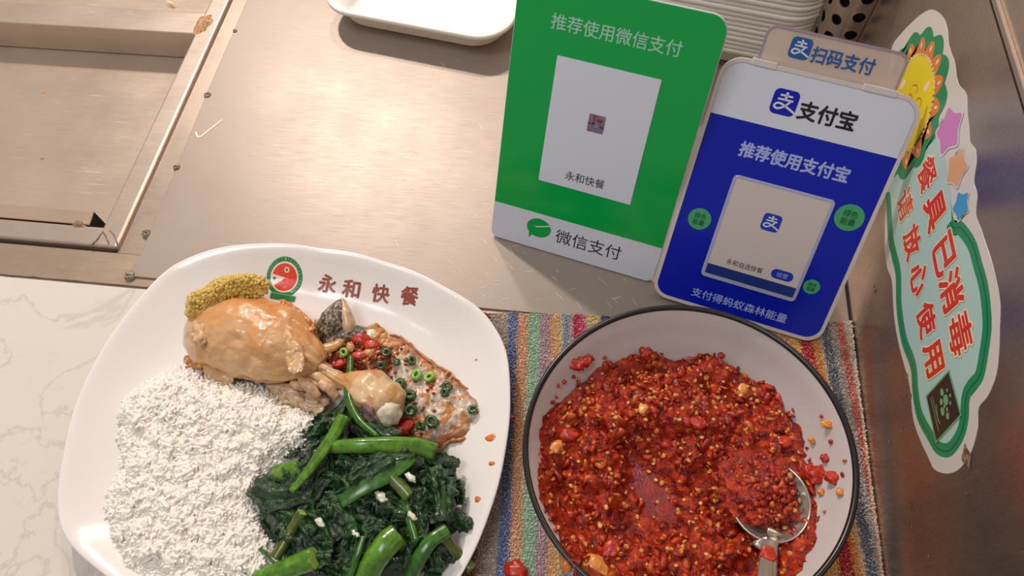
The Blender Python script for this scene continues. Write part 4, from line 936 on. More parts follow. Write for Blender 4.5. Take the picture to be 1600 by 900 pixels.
path = [p + Vector((.0010 * fnoise(p, 300, 3), .0010 * fnoise(p + Vector((5, 0, 0)), 300, 3), .0075 + .0012 * fnoise(p, 220, 2))) for p in path]; path = path + [path[0]]
v_, f_ = tube(path, [.0011 + .0006 * fnoise(p, 500, 2) for p in path], 8, .8, .5, 2)
o = mesh('crisp_edge', v_, f_, food('crisp_brown', [(.3, lin(120, 56, 16)), (.7, lin(206, 134, 60))], 300, .3, .4)); o.parent = eg
fs1 = thing('fish_piece', P(535, 510, .005), 'small fish piece with grey speckled skin standing at the far side of the sauce', 'fish')
secs = [(P(500, 530, .012), .003, .003), (P(510, 518, .015), .0085, .007), (P(522, 500, .018), .0095, .0085), (P(529, 484, .020), .0068, .007), (P(534, 472, .021), .0030, .0035), (P(536, 468, .0212), .0008, .0008)]
own(fs1, tag(loft('skin', secs, M_fishskin, 30, 30, .14, 90, 2.2), 'grey speckled skin'))
secs = [(P(549, 528, .012), .003, .002), (P(546, 512, .017), .0050, .0055), (P(541, 492, .0205), .0042, .0055), (P(536, 472, .022), .0020, .0022), (P(534, 466, .022), .0006, .0006)]
own(fs1, tag(loft('flesh', secs, M_fishflesh, 26, 22, .14, 110, 6.2), 'pale brown flesh'))
secs = [(P(508, 534, .013), .004, .004), (P(540, 522, .015), .006, .0055), (P(566, 522, .013), .0055, .005), (P(590, 532, .010), .002, .002)]
own(fs1, loft('skin', secs, M_fishskin, 26, 22, .2, 110, 9))
o = flap('tofu_skin_scrap', [(570, 520), (588, 506), (604, 520), (622, 538), (612, 546), (590, 536)], .014, food('orange_crisp', [(.3, lin(170, 100, 40)), (.7, lin(216, 158, 96))], 260, .3, .5), 21, .0018, .004)
tag(o, 'orange-brown crisp scrap at the far edge of the sauce, beside the fish piece', 'food scrap')
# sauce bed + chopped bits
spx = [(496, 540), (515, 520), (548, 512), (585, 512), (606, 534), (618, 560), (610, 590), (600, 620), (620, 650), (640, 676), (610, 684), (585, 660), (575, 600), (545, 580), (510, 575), (492, 556)]
sm_ = Mound(spx, .0062, .0095, .010, .012, 9, 200, .35)
sb = sm_.mesh('chopped_chili_sauce', M_sauce, .0008); tag(sb, 'brown-red chopped chili and garlic sauce between drumstick and fried egg', 'sauce', None, 'stuff')
q = sm_.sample(420, .0); qz = sm_.z(q[:, 0], q[:, 1]) + rng.uniform(-.0003, .0012, 420)
pal = np.array([lin(*c)[:3] for c in ((150, 50, 14), (190, 120, 56), (206, 160, 96), (170, 40, 14), (120, 50, 22))])
g = scatter('sauce_bits', iv, if_, euler_mats(np.c_[q, qz], rng.uniform(0, 6, (420, 3)), rng.uniform(.0006, .0019, (420, 3))), pal[rng.integers(0, 5, 420)], M_chunk); g['kind'] = 'stuff'; g.parent = sb
q = em.sample(150, .002); q = q[(q[:, 0] < -.075)][:90]; qz = em.z(q[:, 0], q[:, 1]) + .0006
g = scatter('sauce_bits', iv, if_, euler_mats(np.c_[q, qz], rng.uniform(0, 6, (len(q), 3)), rng.uniform(.0005, .0016, (len(q), 3))), pal[rng.integers(0, 5, len(q))], M_chunk); g['kind'] = 'stuff'; g.parent = sb
foodz = lambda x, y: max(float(sm_.z(x, y)) if pdist(np.array(x), np.array(y), sm_.poly) > 0 else 0, float(em.z(x, y)) if pdist(np.array(x), np.array(y), em.poly) > 0 else 0, plate_z(x, y))
for k, (px, py, r, sx_s, lab) in enumerate(((562, 530, .0062, 1.25, 'largest shiny red chili piece in the sauce'), (581, 541, .0052, 1.1, 'rounded red chili piece just right of the largest one'), (562, 557, .0042, 1.5, 'dark red chili strip below the largest chili piece'), (534, 568, .0034, 1.8, 'thin red chili strip beside the bone'), (632, 668, .0055, 1.3, 'dark red chili piece between the bone knuckle and the fried egg'))):
    q = Pm(px, py, foodz); o = blob3('chili_piece', q + Vector((0, 0, .0012)), r, M_redchili, 30 + k, .22, 1.4, 3, (sx_s, .8, .55), .3 * k - .3); tag(o, lab, 'chili')
for k, (px, py, r, lab) in enumerate(((580, 524, .0042, 'white garlic chunk on the far side of the red chili'), (533, 528, .0036, 'yellowish garlic chunk on the left of the sauce'), (548, 544, .0032, 'garlic chunk just left of the red chili'), (577, 553, .0030, 'golden garlic chunk below the red chili'))):
    q = Pm(px, py, foodz); o = blob3('garlic_chunk', q + Vector((0, 0, .0015)), r, M_garlic if k == 0 else M_onion, 50 + k, .3, 1.5, 2, (1.1, .9, .7), k); tag(o, lab, 'garlic')
for k, (pts, r, lab) in enumerate((([(480, 540), (505, 548), (530, 540), (540, 520)], .0034, 'soft translucent onion strip curling round the left of the sauce'), ([(472, 546), (495, 556), (520, 556)], .0030, 'soft onion strip tucked against the drumstick'), ([(492, 540), (498, 520), (496, 502)], .0020, 'thin onion strip pointing up beside the fish piece'), ([(690, 600), (700, 584), (708, 588), (702, 596)], .0006, 'tiny brown curl of fried shred on the fried egg'))):
    path = spline([Pm(*q, foodz) + Vector((0, 0, .003)) for q in pts], 22); v_, f_ = tube(path, [r * (.55 + .5 * math.sin(PI * (i + 1) / 23)) for i in range(22)], 12, .7, .15, k); tag(mesh('onion_strip', v_, f_, M_onion), lab, 'onion')
def ring(c, R, r, hgt, m_, tilt, yaw_):
    vs_, fs_ = [], []; n = 18; Mx = Matrix.Translation(c) @ Matrix.Rotation(yaw_, 4, 'Z') @ Matrix.Rotation(tilt, 4, 'X')
    for (rad, z) in ((R, 0), (R, hgt), (r, hgt), (r, 0)):
        for i in range(n): a = 2 * PI * i / n; vs_.append(Mx @ Vector((rad * math.cos(a), rad * .85 * math.sin(a), z)))
    for k in range(4):
        for i in range(n): j = (i + 1) % n; fs_.append((k * n + i, k * n + j, ((k + 1) % 4) * n + j, ((k + 1) % 4) * n + i))
    return mesh('scallion_piece', vs_, fs_, m_)
for k, (px, py, R, pale, lab) in enumerate(((605, 553, .0036, 0, 'dark scallion ring at the top left of the fried egg'), (620, 566, .0028, 0, 'small scallion ring left of the egg centre'), (597, 571, .0034, 0, 'scallion ring beside the red chili'), (643, 566, .0034, 0, 'dark rolled scallion strip on the far side of the egg'), (653, 588, .0042, 1, 'pale green scallion piece, left of the bright pair on the egg'), (672, 592, .0040, 1, 'pale green scallion piece, right of the bright pair on the egg'), (626, 604, .0044, 0, 'dark square scallion piece above the bone knuckle'), (640, 622, .0046, 0, 'dark scallion piece just right of the bone knuckle'), (642, 641, .0046, 0, 'scallion ring lowest beside the bone knuckle'), (676, 660, .0048, 0, 'largest dark square scallion piece near the egg front'), (660, 666, .0032, 0, 'small scallion piece left of the largest dark one'), (700, 605, .0038, 0, 'scallion piece on the right side of the egg'), (697, 614, .0032, 0, 'scallion piece touching the one on the right side of the egg'), (739, 642, .0034, 0, 'lone scallion ring near the crisp tip of the egg'), (540, 551, .0034, 1, 'pale green scallion strip lying on the sauce'))):
    q = Pm(px, py, foodz); o = ring(q + Vector((0, 0, .0008)), R * .92, R * .40, R * .75, M_scall if pale else M_scal, random.uniform(-.5, .5), random.uniform(0, 3)); tag(o, lab, 'scallion')
# oil drops on the plate, wet patch
def drop(px, py, rx, ry, zf, m_, lab, cat='sauce drop', h=.0008, nm='sauce_drop', group=None, rot=0.0):
    q = zf(px, py); n = 24; vs_ = []; fs_ = []
    for k, (s, hh) in enumerate(((1, 0.0001), (.8, .6), (.45, .92))):
        for i in range(n):
            a = 2 * PI * i / n; w_ = 1 + .10 * math.sin(2 * a + px) + .08 * math.sin(3 * a + py)
            x, y = rx * s * w_ * math.cos(a), ry * s * w_ * math.sin(a); xx = q.x + x * math.cos(rot) - y * math.sin(rot); yy = q.y + x * math.sin(rot) + y * math.cos(rot)
            vs_.append((xx, yy, plate_z(xx, yy) + .0001 + h * hh))
    vs_.append((q.x, q.y, plate_z(q.x, q.y) + h)); c = len(vs_) - 1
    for k in range(2):
        for i in range(n): j = (i + 1) % n; fs_.append((k * n + i, k * n + j, (k + 1) * n + j, (k + 1) * n + i))
    for i in range(n): fs_.append((2 * n + i, 2 * n + (i + 1) % n, c))
    return tag(mesh(nm, vs_, fs_, m_), lab, cat, group)
drop(766, 684, .0035, .0022, on_plate, M_oil, 'largest orange oil drop on the right rim of the plate'); drop(768, 724, .0018, .0014, on_plate, M_oil, 'middle orange oil drop on the right rim of the plate')
drop(746, 780, .0020, .0017, on_plate, M_oil, 'small oil drop nearest the viewer on the right rim'); drop(744, 562, .0007, .0007, on_plate, M_oil, 'tiny orange speck on the plate beyond the egg'); 
drop(655, 576, .020, .010, on_plate, M_broth, 'thin film of brown broth on the plate beyond the fried egg', 'broth', .0005, 'broth_film', None, -.75)

# ------------------------------------------------------------------ greens
vpx = [(384, 762), (404, 748), (432, 726), (466, 690), (478, 662), (505, 632), (545, 600), (562, 640), (600, 660), (650, 676), (700, 700), (722, 712), (722, 770), (732, 830), (706, 860), (690, 900), (560, 925), (430, 915), (404, 860), (432, 850), (404, 806)]
gmn = Mound(vpx, .0050, .022, .024, .016, 12, 130, .22)
gz = lambda x, y: float(gmn.z(x, y)) if pdist(np.array(x), np.array(y), gmn.poly) > 0 else .010
def leaf(path, widths, folds=3, amp=.35, seed=0, name='leaf', n=40, mm=56, m_=None, rag=.25, cup=.3):
    pth = spline(path, n); W = interp(widths, n); vs_, fs_ = [], []
    for i, p in enumerate(pth):
        t = (pth[min(i + 1, n - 1)] - pth[max(i - 1, 0)]).normalized(); side = t.cross(Vector((0, 0, 1))).normalized(); nn = side.cross(t)
        for j in range(mm):
            s = j / (mm - 1) * 2 - 1; w_ = W[i] * (1 + rag * fnoise(Vector((i * .16, seed, s * .5 + (1 if s > 0 else -1))), 1.4, 3))
            fold = amp * W[i] * math.sin(folds * PI * s + seed + .9 * math.sin(i * .12 + seed)) * (.35 + .65 * math.sin(PI * min(1, (i + 3) / n)))
            cr2 = .0034 * fnoise(p + side * s * w_ + Vector((seed, 0, 0)), 140, 4) + .0016 * abs(fnoise(p + side * s * w_ + Vector((0, seed, 0)), 380, 2))
            vs_.append(p + side * (s * w_ * (1.0 + .08 * math.cos(folds * 2 * PI * s))) + nn * (fold * (.55 + .6 * abs(s)) + cr2 - cup * W[i] * s * s))
    for i in range(n - 1):
        for j in range(mm - 1): fs_.append((i * mm + j, i * mm + j + 1, (i + 1) * mm + j + 1, (i + 1) * mm + j))
    o = mesh(name, vs_, fs_, m_ or M_leaf); ca_ = o.data.color_attributes.new('col', 'FLOAT_COLOR', 'POINT'); k_ = 0
    for i in range(n):
        for j in range(mm):
            s = j / (mm - 1) * 2 - 1; f1 = abs(((s * 3.5 + .5 + .25 * math.sin(i * .2 + seed)) % 1) - .5) * 2
            rib = max(0, 1 - abs(s) / .07) + .55 * max(0, 1 - f1 / .22) * (1 - .5 * i / n); rib *= .6 + .8 * noise.noise(Vector((i * .2, s * 3, seed)))
            rib = max(0, min(1, rib)); ca_.data[k_].color = (rib, rib, rib, 1); k_ += 1
    sd = o.modifiers.new('s', 'SOLIDIFY'); sd.thickness = .0005; sd.offset = 0; return o
def gp(px, py, dz=0.0): return Pm(px, py, lambda x, y: gz(x, y) + dz)
PXM = 1 / 2650.0
def stem(pts, widths, dz, m_, flat_=.85, ridges=3, seed=0):
    path = spline([gp(x, y, dz + (q[2] if len(q) > 2 else 0)) for q in pts for x, y in [q[:2]]], 30); R = [w_ * PXM / 2 for w_ in interp(widths, 30)]
    v_, f_ = tube(path, R, 18, flat_, .05, seed, ridges); o = mesh('stem', v_, f_, m_)
    ca_ = o.data.color_attributes.new('col', 'FLOAT_COLOR', 'POINT')
    for k_ in range(len(o.data.vertices)):
        i, j = divmod(k_, 18); g_ = .78 + .42 * noise.noise(Vector((j * .9 + seed, i * .10, seed))) + .12 * math.cos(j * 2 * PI / 6); ca_.data[k_].color = (g_, g_, g_, 1)
    o.data.materials.append(M_stemcut)
    for f in o.data.polygons[-2:]: f.material_index = 1; f.use_smooth = False
    return o
def lf(pts, widths, dz=.0, folds=3, amp=.35, seed=0, name='leaf', m_=None, rag=.45, cup=.25):
    folds = max(1.2, folds * .55); amp *= .62
    return leaf([gp(p_[0], p_[1], dz) for p_ in pts], [w_ * PXM / 2 for w_ in widths], folds, amp, seed, name, 40, 56, m_, rag, cup)
bed = gmn.mesh('wilted_greens_bed', M_leaf, .0009, None, True, -.006)
for v in bed.data.vertices: v.co.z += .0042 * fnoise(v.co, 120, 5) if v.co.z > .006 else 0
tag(bed, 'dark tangle of cooked leaves filling the gaps under the choy sum', 'leafy greens', None, 'stuff')
GR = 'pieces of cooked choy sum heaped on the plate'
def veg(label, stems, leaves):
    c = (stems or leaves)[0]; bb_ = c.data.vertices; cx_ = sum((v.co for v in bb_), Vector()) / len(bb_)
    r = thing('choy_sum', (cx_.x, cx_.y, .005), label, 'vegetable', GR); own(r, *stems, *leaves); return r
veg('thick bright green stem lying level across the far side of the greens', [stem([(522, 698), (560, 696), (610, 695), (650, 697), (680, 706)], [21, 24, 26, 28, 27], .012, M_stemB, .9, 4, 1)], [])
veg('upright slanting stem with fanned dark leaf falling to the left', [stem([(537, 650), (524, 676), (500, 712), (478, 742), (455, 768)], [18, 20, 17, 14, 9], .013, M_stemB, .8, 5, 2)], [lf([(505, 690), (480, 738), (440, 765), (392, 756)], [20, 46, 60, 26], .008, 4, .30, 2), lf([(512, 700), (500, 750), (450, 792), (402, 770)], [14, 40, 60, 24], .005, 5, .26, 7)])
veg('thin stalk rising over the chicken bone with a folded dark leaf', [stem([(548, 556), (546, 590, .002), (545, 622, .002), (560, 655), (590, 682)], [9, 12, 15, 13, 8], .011, M_stemM, .8, 4, 3)], [lf([(545, 600), (552, 640), (580, 676), (622, 690)], [12, 30, 44, 30], .008, 4, .34, 4), lf([(544, 622), (530, 660), (540, 700)], [18, 34, 20], .006, 3, .3, 9)])
veg('flat mid green stem running down left below the thick level stem', [stem([(642, 712), (610, 738), (570, 760), (532, 785)], [26, 28, 24, 20], .010, M_stemM, .35, 3, 5)], [lf([(650, 708), (610, 716), (570, 732), (545, 752)], [10, 36, 34, 12], .0125, 4, .28, 11)])
veg('short dull green stem in the middle right of the greens', [stem([(606, 742), (622, 756), (640, 776)], [17, 19, 20], .009, M_stemD, .8, 4, 6)], [])
veg('slim stem running down through the right side of the greens', [stem([(632, 778), (640, 810), (650, 845)], [13, 14, 12], .008, M_stemM, .8, 4, 7)], [lf([(632, 786), (610, 800), (580, 812)], [18, 46, 20], .006, 4, .34, 13)])
veg('brownish green stem leaning down left near the rice', [stem([(472, 800), (452, 834), (430, 872)], [15, 16, 17], .010, M_stemD, .8, 4, 8)], [lf([(470, 800), (500, 812), (520, 850)], [20, 54, 26], .006, 4, .34, 14)])
veg('thick glossy green stem at the front left of the greens', [stem([(400, 908), (440, 892), (492, 872)], [24, 29, 31], .012, M_stemB, .85, 3, 9)], [lf([(486, 872), (520, 880), (560, 900)], [26, 50, 30], .007, 4, .3, 15)])
veg('thickest bright stem, cut end up, at the front middle of the greens', [stem([(568, 915), (584, 880), (602, 854), (622, 836)], [33, 34, 36, 35], .013, M_stemB, .9, 3, 10)], [])
veg('green stem with pale joint leaning to the front right of the greens', [stem([(638, 908), (656, 872), (674, 846), (700, 828)], [19, 21, 21, 20], .012, M_stemM, .75, 3, 11)], [lf([(690, 840), (676, 880), (684, 904)], [20, 40, 30], .006, 3, .34, 16)])
veg('thin yellowish stem sticking out over the plate at the right', [stem([(692, 836), (714, 864, -.002), (738, 890, -.004)], [17, 17, 18], .010, M_stemD, .8, 3, 12)], [])
veg('narrow upright stem between the thickest stem and the front leaves', [stem([(546, 905), (556, 876), (568, 838)], [9, 10, 8], .012, M_stemM, .8, 3, 13)], [lf([(570, 832), (580, 818), (602, 824)], [10, 22, 12], .012, 2, .3, 17)])
veg('hair-thin green sprig lying on the rice edge', [stem([(390, 838), (400, 852), (414, 864), (428, 880)], [5, 7, 5, 4], .008, M_stemM, .8, 2, 14)], [])
veg('short yellow-green cut stalk beside the rice', [stem([(430, 738), (446, 737), (466, 730)], [24, 27, 22], .006, M_stemB, .7, 3, 15)], [])
for k, (lab, pts, wd_) in enumerate((
    ('dark leaf at the far left tip, beside the rice', [(388, 762), (402, 796), (436, 836)], [14, 46, 30]), ('dark crumpled leaf left of centre under the fanned leaf', [(420, 790), (460, 808), (490, 850)], [30, 66, 36]),
    ('dark leaf in front of the brownish stem', [(450, 850), (480, 862), (520, 860)], [24, 50, 36]), ('dark leaf in the middle of the greens', [(500, 780), (540, 800), (580, 840)], [30, 72, 40]),
    ('crumpled leaf just above the thickest stem', [(540, 820), (560, 836), (540, 880)], [24, 52, 40]), ('dark leaf between the flat stem and the short dull stem', [(560, 768), (600, 776), (640, 800)], [26, 62, 34]),
    ('frilled leaf at the far right behind the level stem', [(664, 714), (690, 718), (716, 722)], [18, 34, 14]), ('tall dark leaf on the right edge of the greens', [(672, 730), (684, 770), (690, 816)], [30, 56, 34]),
    ('curled leaf hanging off the right edge, upper one', [(700, 742), (712, 766), (716, 790)], [18, 30, 18]), ('curled leaf hanging off the right edge, lower one', [(708, 800), (722, 820), (722, 838)], [18, 30, 14]),
    ('dark leaf beside the front right stem', [(640, 820), (650, 850), (636, 890)], [26, 48, 40]), ('dark leaf at the front right corner', [(680, 860), (696, 890), (684, 906)], [26, 52, 40]),
    ('small pointed leaf behind the slanting stem', [(512, 640), (500, 664), (484, 690)], [12, 34, 20]), ('small folded leaf beside the rice, behind the fanned leaf', [(476, 676), (462, 690), (452, 712)], [22, 34, 18]),
    ('glossy leaf just below the level stem', [(530, 712), (572, 718), (612, 722)], [20, 36, 22]), ('dark leaf under the flat mid green stem', [(500, 740), (540, 752), (560, 790)], [26, 52, 28]),
    ('leaf strip left of the slim right stem', [(655, 760), (652, 800), (664, 840)], [16, 30, 16]), ('dark leaf right at the front of the heap', [(500, 880), (530, 900), (566, 912)], [30, 60, 50]))):
    tag(lf(pts, wd_, .005 + .0015 * (k % 3), 3 + k % 3, .34, 20 + k * 1.7, 'wilted_leaf'), lab, 'leaf', GR)
for k, (px, py, r, lab) in enumerate(((642, 746, .0040, 'white garlic bit near the right side of the greens'), (596, 776, .0050, 'longest white garlic bit in the middle of the greens'), (644, 806, .0034, 'garlic bit lying on the slim right stem'), (500, 816, .0036, 'garlic bit near the brownish stem'), (556, 834, .0030, 'small garlic bit just above the thickest stem'))):
    q = gp(px, py, .010); tag(blob3('garlic_bit', q, r * .68, M_garlic, 70 + k, .5, 1.8, 3, (1.3, .65, .4), -.6), lab, 'garlic')

# ------------------------------------------------------------------ chili bowl
BT = Vector((-.075, .055, 1)).normalized(); BR = .0850; BZ = .066
BC = Vector((.0660, .1145, BZ))
qa = Vector((0, 0, 1)).rotation_difference(BT); BMx = Matrix.Translation(BC) @ qa.to_matrix().to_4x4()
inner = [(0, -.0560), (.026, -.0560), (.036, -.0535), (.050, -.044), (.063, -.030), (.073, -.0165), (.0795, -.006), (.0828, -.001)]
outer = [(.0850, -.001), (.0832, -.007), (.0765, -.020), (.066, -.036), (.052, -.052), (.040, -.0595), (.036, -.0605), (.034, -.0635), (.030, -.0635), (.0, -.060)]
def lathe(name, prof, Mx, m_, n=128, parent=None):
    vs_, fs_ = [], []; base = []
    for (r, z) in prof:
        if r < 1e-6: base.append([len(vs_)]); vs_.append(Mx @ Vector((0, 0, z)))
        else:
            base.append(list(range(len(vs_), len(vs_) + n)))
            for i in range(n): a = 2 * PI * i / n; vs_.append(Mx @ Vector((r * math.cos(a), r * math.sin(a), z)))
    for a, b_ in zip(base, base[1:]):
        for i in range(n):
            j = (i + 1) % n
            if len(a) == 1: fs_.append((a[0], b_[i], b_[j]))
            elif len(b_) == 1: fs_.append((a[i], b_[0], a[j]))
            else: fs_.append((a[i], b_[i], b_[j], a[j]))
    return mesh(name, vs_, fs_, m_, parent)
def smoothprof(pr, n): return [(p.x, p.y) for p in spline([Vector((r, z, 0)) for r, z in pr], n)]
bo = lathe('chili_bowl', smoothprof(inner, 30) + smoothprof(outer, 30), BMx, M_bowl)
tag(bo, 'white ceramic bowl with black rim holding chopped chili, on the striped towel', 'bowl')
lathe('black_rim', [(.0822, -.0012), (.0826, .0001), (.0835, .0007), (.0846, .0006), (.0853, -.0001), (.0854, -.0014), (.0851, -.0026)], BMx, M_black, 160, bo)
IP = smoothprof(inner, 30); IZ = np.array([z for r, z in IP]); IR = np.array([r for r, z in IP])
def bowl_r(zl): return float(np.interp(zl, IZ, IR))
def bowl_zr(r): return float(np.interp(r, IR, IZ))
inv = BMx.inverted()
def on_bowl(px, py):
    """hit of the view ray with the inner bowl surface, bowl coordinates"""
    r = ray(px, py); t0 = None; lo, hi = .5, 1.0
    o_ = inv @ O; d_ = (inv.to_3x3() @ r); d_.normalize(); best = None; t = .30
    while t < .60:
        q = o_ + d_ * t
        if q.z < 0 and math.hypot(q.x, q.y) < .0835 and q.z <= bowl_zr(math.hypot(q.x, q.y)) + .0004: return q
        t += .0004
    return o_ + d_ * .45
# sauce surface, built in bowl coordinates
cz = -.0265
cpx = [(868, 640), (905, 600), (960, 566), (1010, 552), (1060, 566), (1120, 556), (1165, 590), (1210, 612), (1235, 650), (1250, 690), (1262, 735), (1268, 780), (1282, 825), (1262, 862), (1236, 905), (1180, 935), (1050, 955), (940, 930), (890, 870), (852, 790), (843, 720), (850, 670)]
cpoly = []
for q_ in cpx:
    h_ = on_bowl(*q_); cpoly.append(h_)
def crad(a):
    A = np.array([math.atan2(v.y, v.x) for v in cpoly]); R_ = np.array([math.hypot(v.x, v.y) for v in cpoly]); o_ = np.argsort(A); A, R_ = A[o_], R_[o_]
    return np.interp(a, np.r_[A - 2 * PI, A, A + 2 * PI], np.r_[R_, R_, R_])
print('sauce radii', [round(float(crad(a)), 4) for a in np.linspace(-3, 3, 9)])
def sauce_h(x, y):
    a = np.arctan2(y, x); r = np.hypot(x, y); Rr = crad(a); s = np.clip(r / Rr, 0, 1)
    edge = np.interp(Rr, IR, IZ); body = cz + .0060 * npnoise(x, y, 75, 21, 2) + .0040 * npnoise(x, y, 190, 23, 3) + .0026 * npnoise(x, y, 430, 29, 2) + .0016 * npnoise(x, y, 560, 25, 2) + .0007 * npnoise(x, y, 1300, 27, 2)
    hollow = -.0085 * np.exp(-(((x + .012) / .024) ** 2 + ((y + .014) / .022) ** 2)); ridge = .0085 * np.exp(-(((x + .006) / .05) ** 2 + ((y - .026) / .013) ** 2)) + .006 * np.exp(-(((x + .045) / .016) ** 2 + ((y + .0) / .03) ** 2)) + .005 * np.exp(-(((x - .035) / .02) ** 2 + ((y - .0) / .02) ** 2))
    body = body + hollow + ridge; w_ = np.clip((s - .80) / .20, 0, 1) ** 1.5
    return np.maximum(body * (1 - w_) + (edge + .0006) * w_, np.interp(r, IR, IZ) + .0005)
nr_, na_ = 170, 380; vs_, fs_ = [], []
aa = np.linspace(0, 2 * PI, na_, endpoint=False); jag = 1 + .045 * npnoise(np.cos(aa), np.sin(aa), 11, 31, 5)
for k in range(1, nr_ + 1):
    s = k / nr_; R_ = crad(aa) * s * jag; x, y = R_ * np.cos(aa), R_ * np.sin(aa); z = sauce_h(x, y)
    for i in range(na_): vs_.append(BMx @ Vector((x[i], y[i], z[i])))
vs_.append(BMx @ Vector((0, 0, float(sauce_h(np.array(0.), np.array(0.)))))); c = len(vs_) - 1
for i in range(na_): fs_.append((c, i, (i + 1) % na_))
for k in range(nr_ - 1):
    for i in range(na_): j = (i + 1) % na_; fs_.append((k * na_ + i, (k + 1) * na_ + i, (k + 1) * na_ + j, k * na_ + j))
cs = mesh('chili_sauce', vs_, fs_, M_chilibase); tag(cs, 'coarse red chopped chili sauce with pale seeds filling the bowl', 'chili sauce', None, 'stuff')
def in_sauce(n, smax=1.02):
    a = rng.uniform(0, 2 * PI, n); s = np.sqrt(rng.random(n)) * smax; r = crad(a) * s; x, y = r * np.cos(a), r * np.sin(a); return x, y, sauce_h(x, y)
def to_world(x, y, z):
    B = np.array(BMx)[:3]; return np.c_[x, y, z] @ B[:, :3].T + B[:, 3]
def shard(seed):
    r_ = random.Random(seed); n_ = 7; vs_ = []
    for zt in (.34, -.30):
        for i in range(n_):
            a_ = 2 * PI * (i + r_.uniform(-.3, .3)) / n_; rr_ = r_.uniform(.62, 1.1); vs_.append((rr_ * math.cos(a_), rr_ * math.sin(a_) * .8, zt * r_.uniform(.5, 1.3) + .25 * math.cos(a_ * 2)))
    vs_ += [(r_.uniform(-.2, .2), r_.uniform(-.2, .2), .42), (0, 0, -.35)]
    fs_ = []
    for i in range(n_):
        j = (i + 1) % n_; fs_ += [(2 * n_, i, j), (i, n_ + i, n_ + j), (i, n_ + j, j), (2 * n_ + 1, n_ + j, n_ + i)]
    return vs_, fs_
iv2, if2 = ico(2); iv2 = np.array(iv2); iv2 *= (1 + .60 * npnoise(iv2[:, 0] + iv2[:, 2], iv2[:, 1] - iv2[:, 2], 2.6, 41, 3))[:, None]
NC = 1150; x, y, z = in_sauce(NC); hol_ = np.exp(-(((x + .012) / .020) ** 2 + ((y + .014) / .018) ** 2)); kp = rng.random(NC) > hol_ * .8; x, y, z = x[kp], y[kp], z[kp]; NC = len(x)
pal = np.array([lin(*c)[:3] for c in ((164, 34, 4), (184, 48, 7), (150, 27, 4), (192, 58, 9), (138, 23, 3), (176, 42, 6), (204, 92, 24))])
pos = to_world(x, y, z + rng.uniform(-.0008, .0004, NC)); size = (.0012 + .0030 * rng.random(NC) ** 2.0)[:, None] * np.stack([rng.uniform(.8, 1.4, NC), rng.uniform(.7, 1.2, NC), rng.uniform(.5, .9, NC)], -1)
ang = np.stack([rng.normal(0, .6, NC), rng.normal(0, .6, NC), rng.uniform(0, 6.3, NC)], -1)
EM = euler_mats(pos, ang, size); PC_ = pal[rng.integers(0, 7, NC)]
for k in range(4):
    sv, sf = shard(k); g = scatter('chopped_flesh', sv, sf, EM[k::4], PC_[k::4], M_chunk, None, False); g['kind'] = 'stuff'; g.parent = cs
tv, tf = [(0, 0, .25)], []
for (r, zz) in ((.62, .30), (1, 0), (.8, -.22)):
    for i in range(12): a = 2 * PI * i / 12; tv.append((r * math.cos(a), r * .82 * math.sin(a), zz))
for i in range(12):
    j = (i + 1) % 12; tf += [(0, 1 + i, 1 + j)]
    for k in range(2): tf += [(1 + k * 12 + i, 13 + k * 12 + i, 13 + k * 12 + j), (1 + k * 12 + i, 13 + k * 12 + j, 1 + k * 12 + j)]
NS = 430; x, y, z = in_sauce(NS, .97); pos = to_world(x, y, z + rng.uniform(-.0002, .0011, NS)); size = np.repeat(rng.uniform(.0010, .0018, NS)[:, None], 3, 1) * [1, 1, .7]
ang = np.stack([rng.normal(0, .4, NS), rng.normal(0, .4, NS), rng.uniform(0, 6.3, NS)], -1)
g = scatter('chili_seeds', tv, tf, euler_mats(pos, ang, size), None, M_seed); g['kind'] = 'stuff'; g.parent = cs
for k, (px, py, r) in enumerate(((888, 680, .0058), (868, 700, .0050), (1005, 640, .0040), (1090, 660, .0050), (1140, 735, .0052), (1045, 800, .0035), (955, 860, .0062), (885, 880, .0050), (930, 885, .0066), (1225, 690, .0045), (1160, 610, .0048))):
    h_ = on_bowl(px, py); r_ = math.hypot(h_.x, h_.y); 
    # walk the view ray up to the sauce surface
    o_ = inv @ O; d_ = (inv.to_3x3() @ ray(px, py)).normalized(); t = .28
    while t < .6:
        q = o_ + d_ * t
        if math.hypot(q.x, q.y) < float(crad(math.atan2(q.y, q.x))) and q.z < float(sauce_h(np.array(q.x), np.array(q.y))): break
        t += .0005
    o = blob3('pale_chunk', BMx @ (q + Vector((0, 0, .0006))), r, M_seed if k % 3 else M_redchili, 90 + k, .35, 1.6, 3, (1.0, .75, .45), k * .7); o.parent = cs
ang_p = np.linspace(0, 2 * PI, 60, endpoint=False); zp = float(np.percentile(sauce_h(-.012 + .012 * np.cos(ang_p), -.014 + .011 * np.sin(ang_p)), 50))
pool = [BMx @ Vector((-.012 + .026 * math.cos(a), -.014 + .024 * math.sin(a), zp)) for a in ang_p] + [BMx @ Vector((-.012, -.014, zp))]
tag(mesh('oil_pool', pool, [(60, i, (i + 1) % 60) for i in range(60)], M_pool, cs), 'smooth dark red pool of chili oil in the hollow')
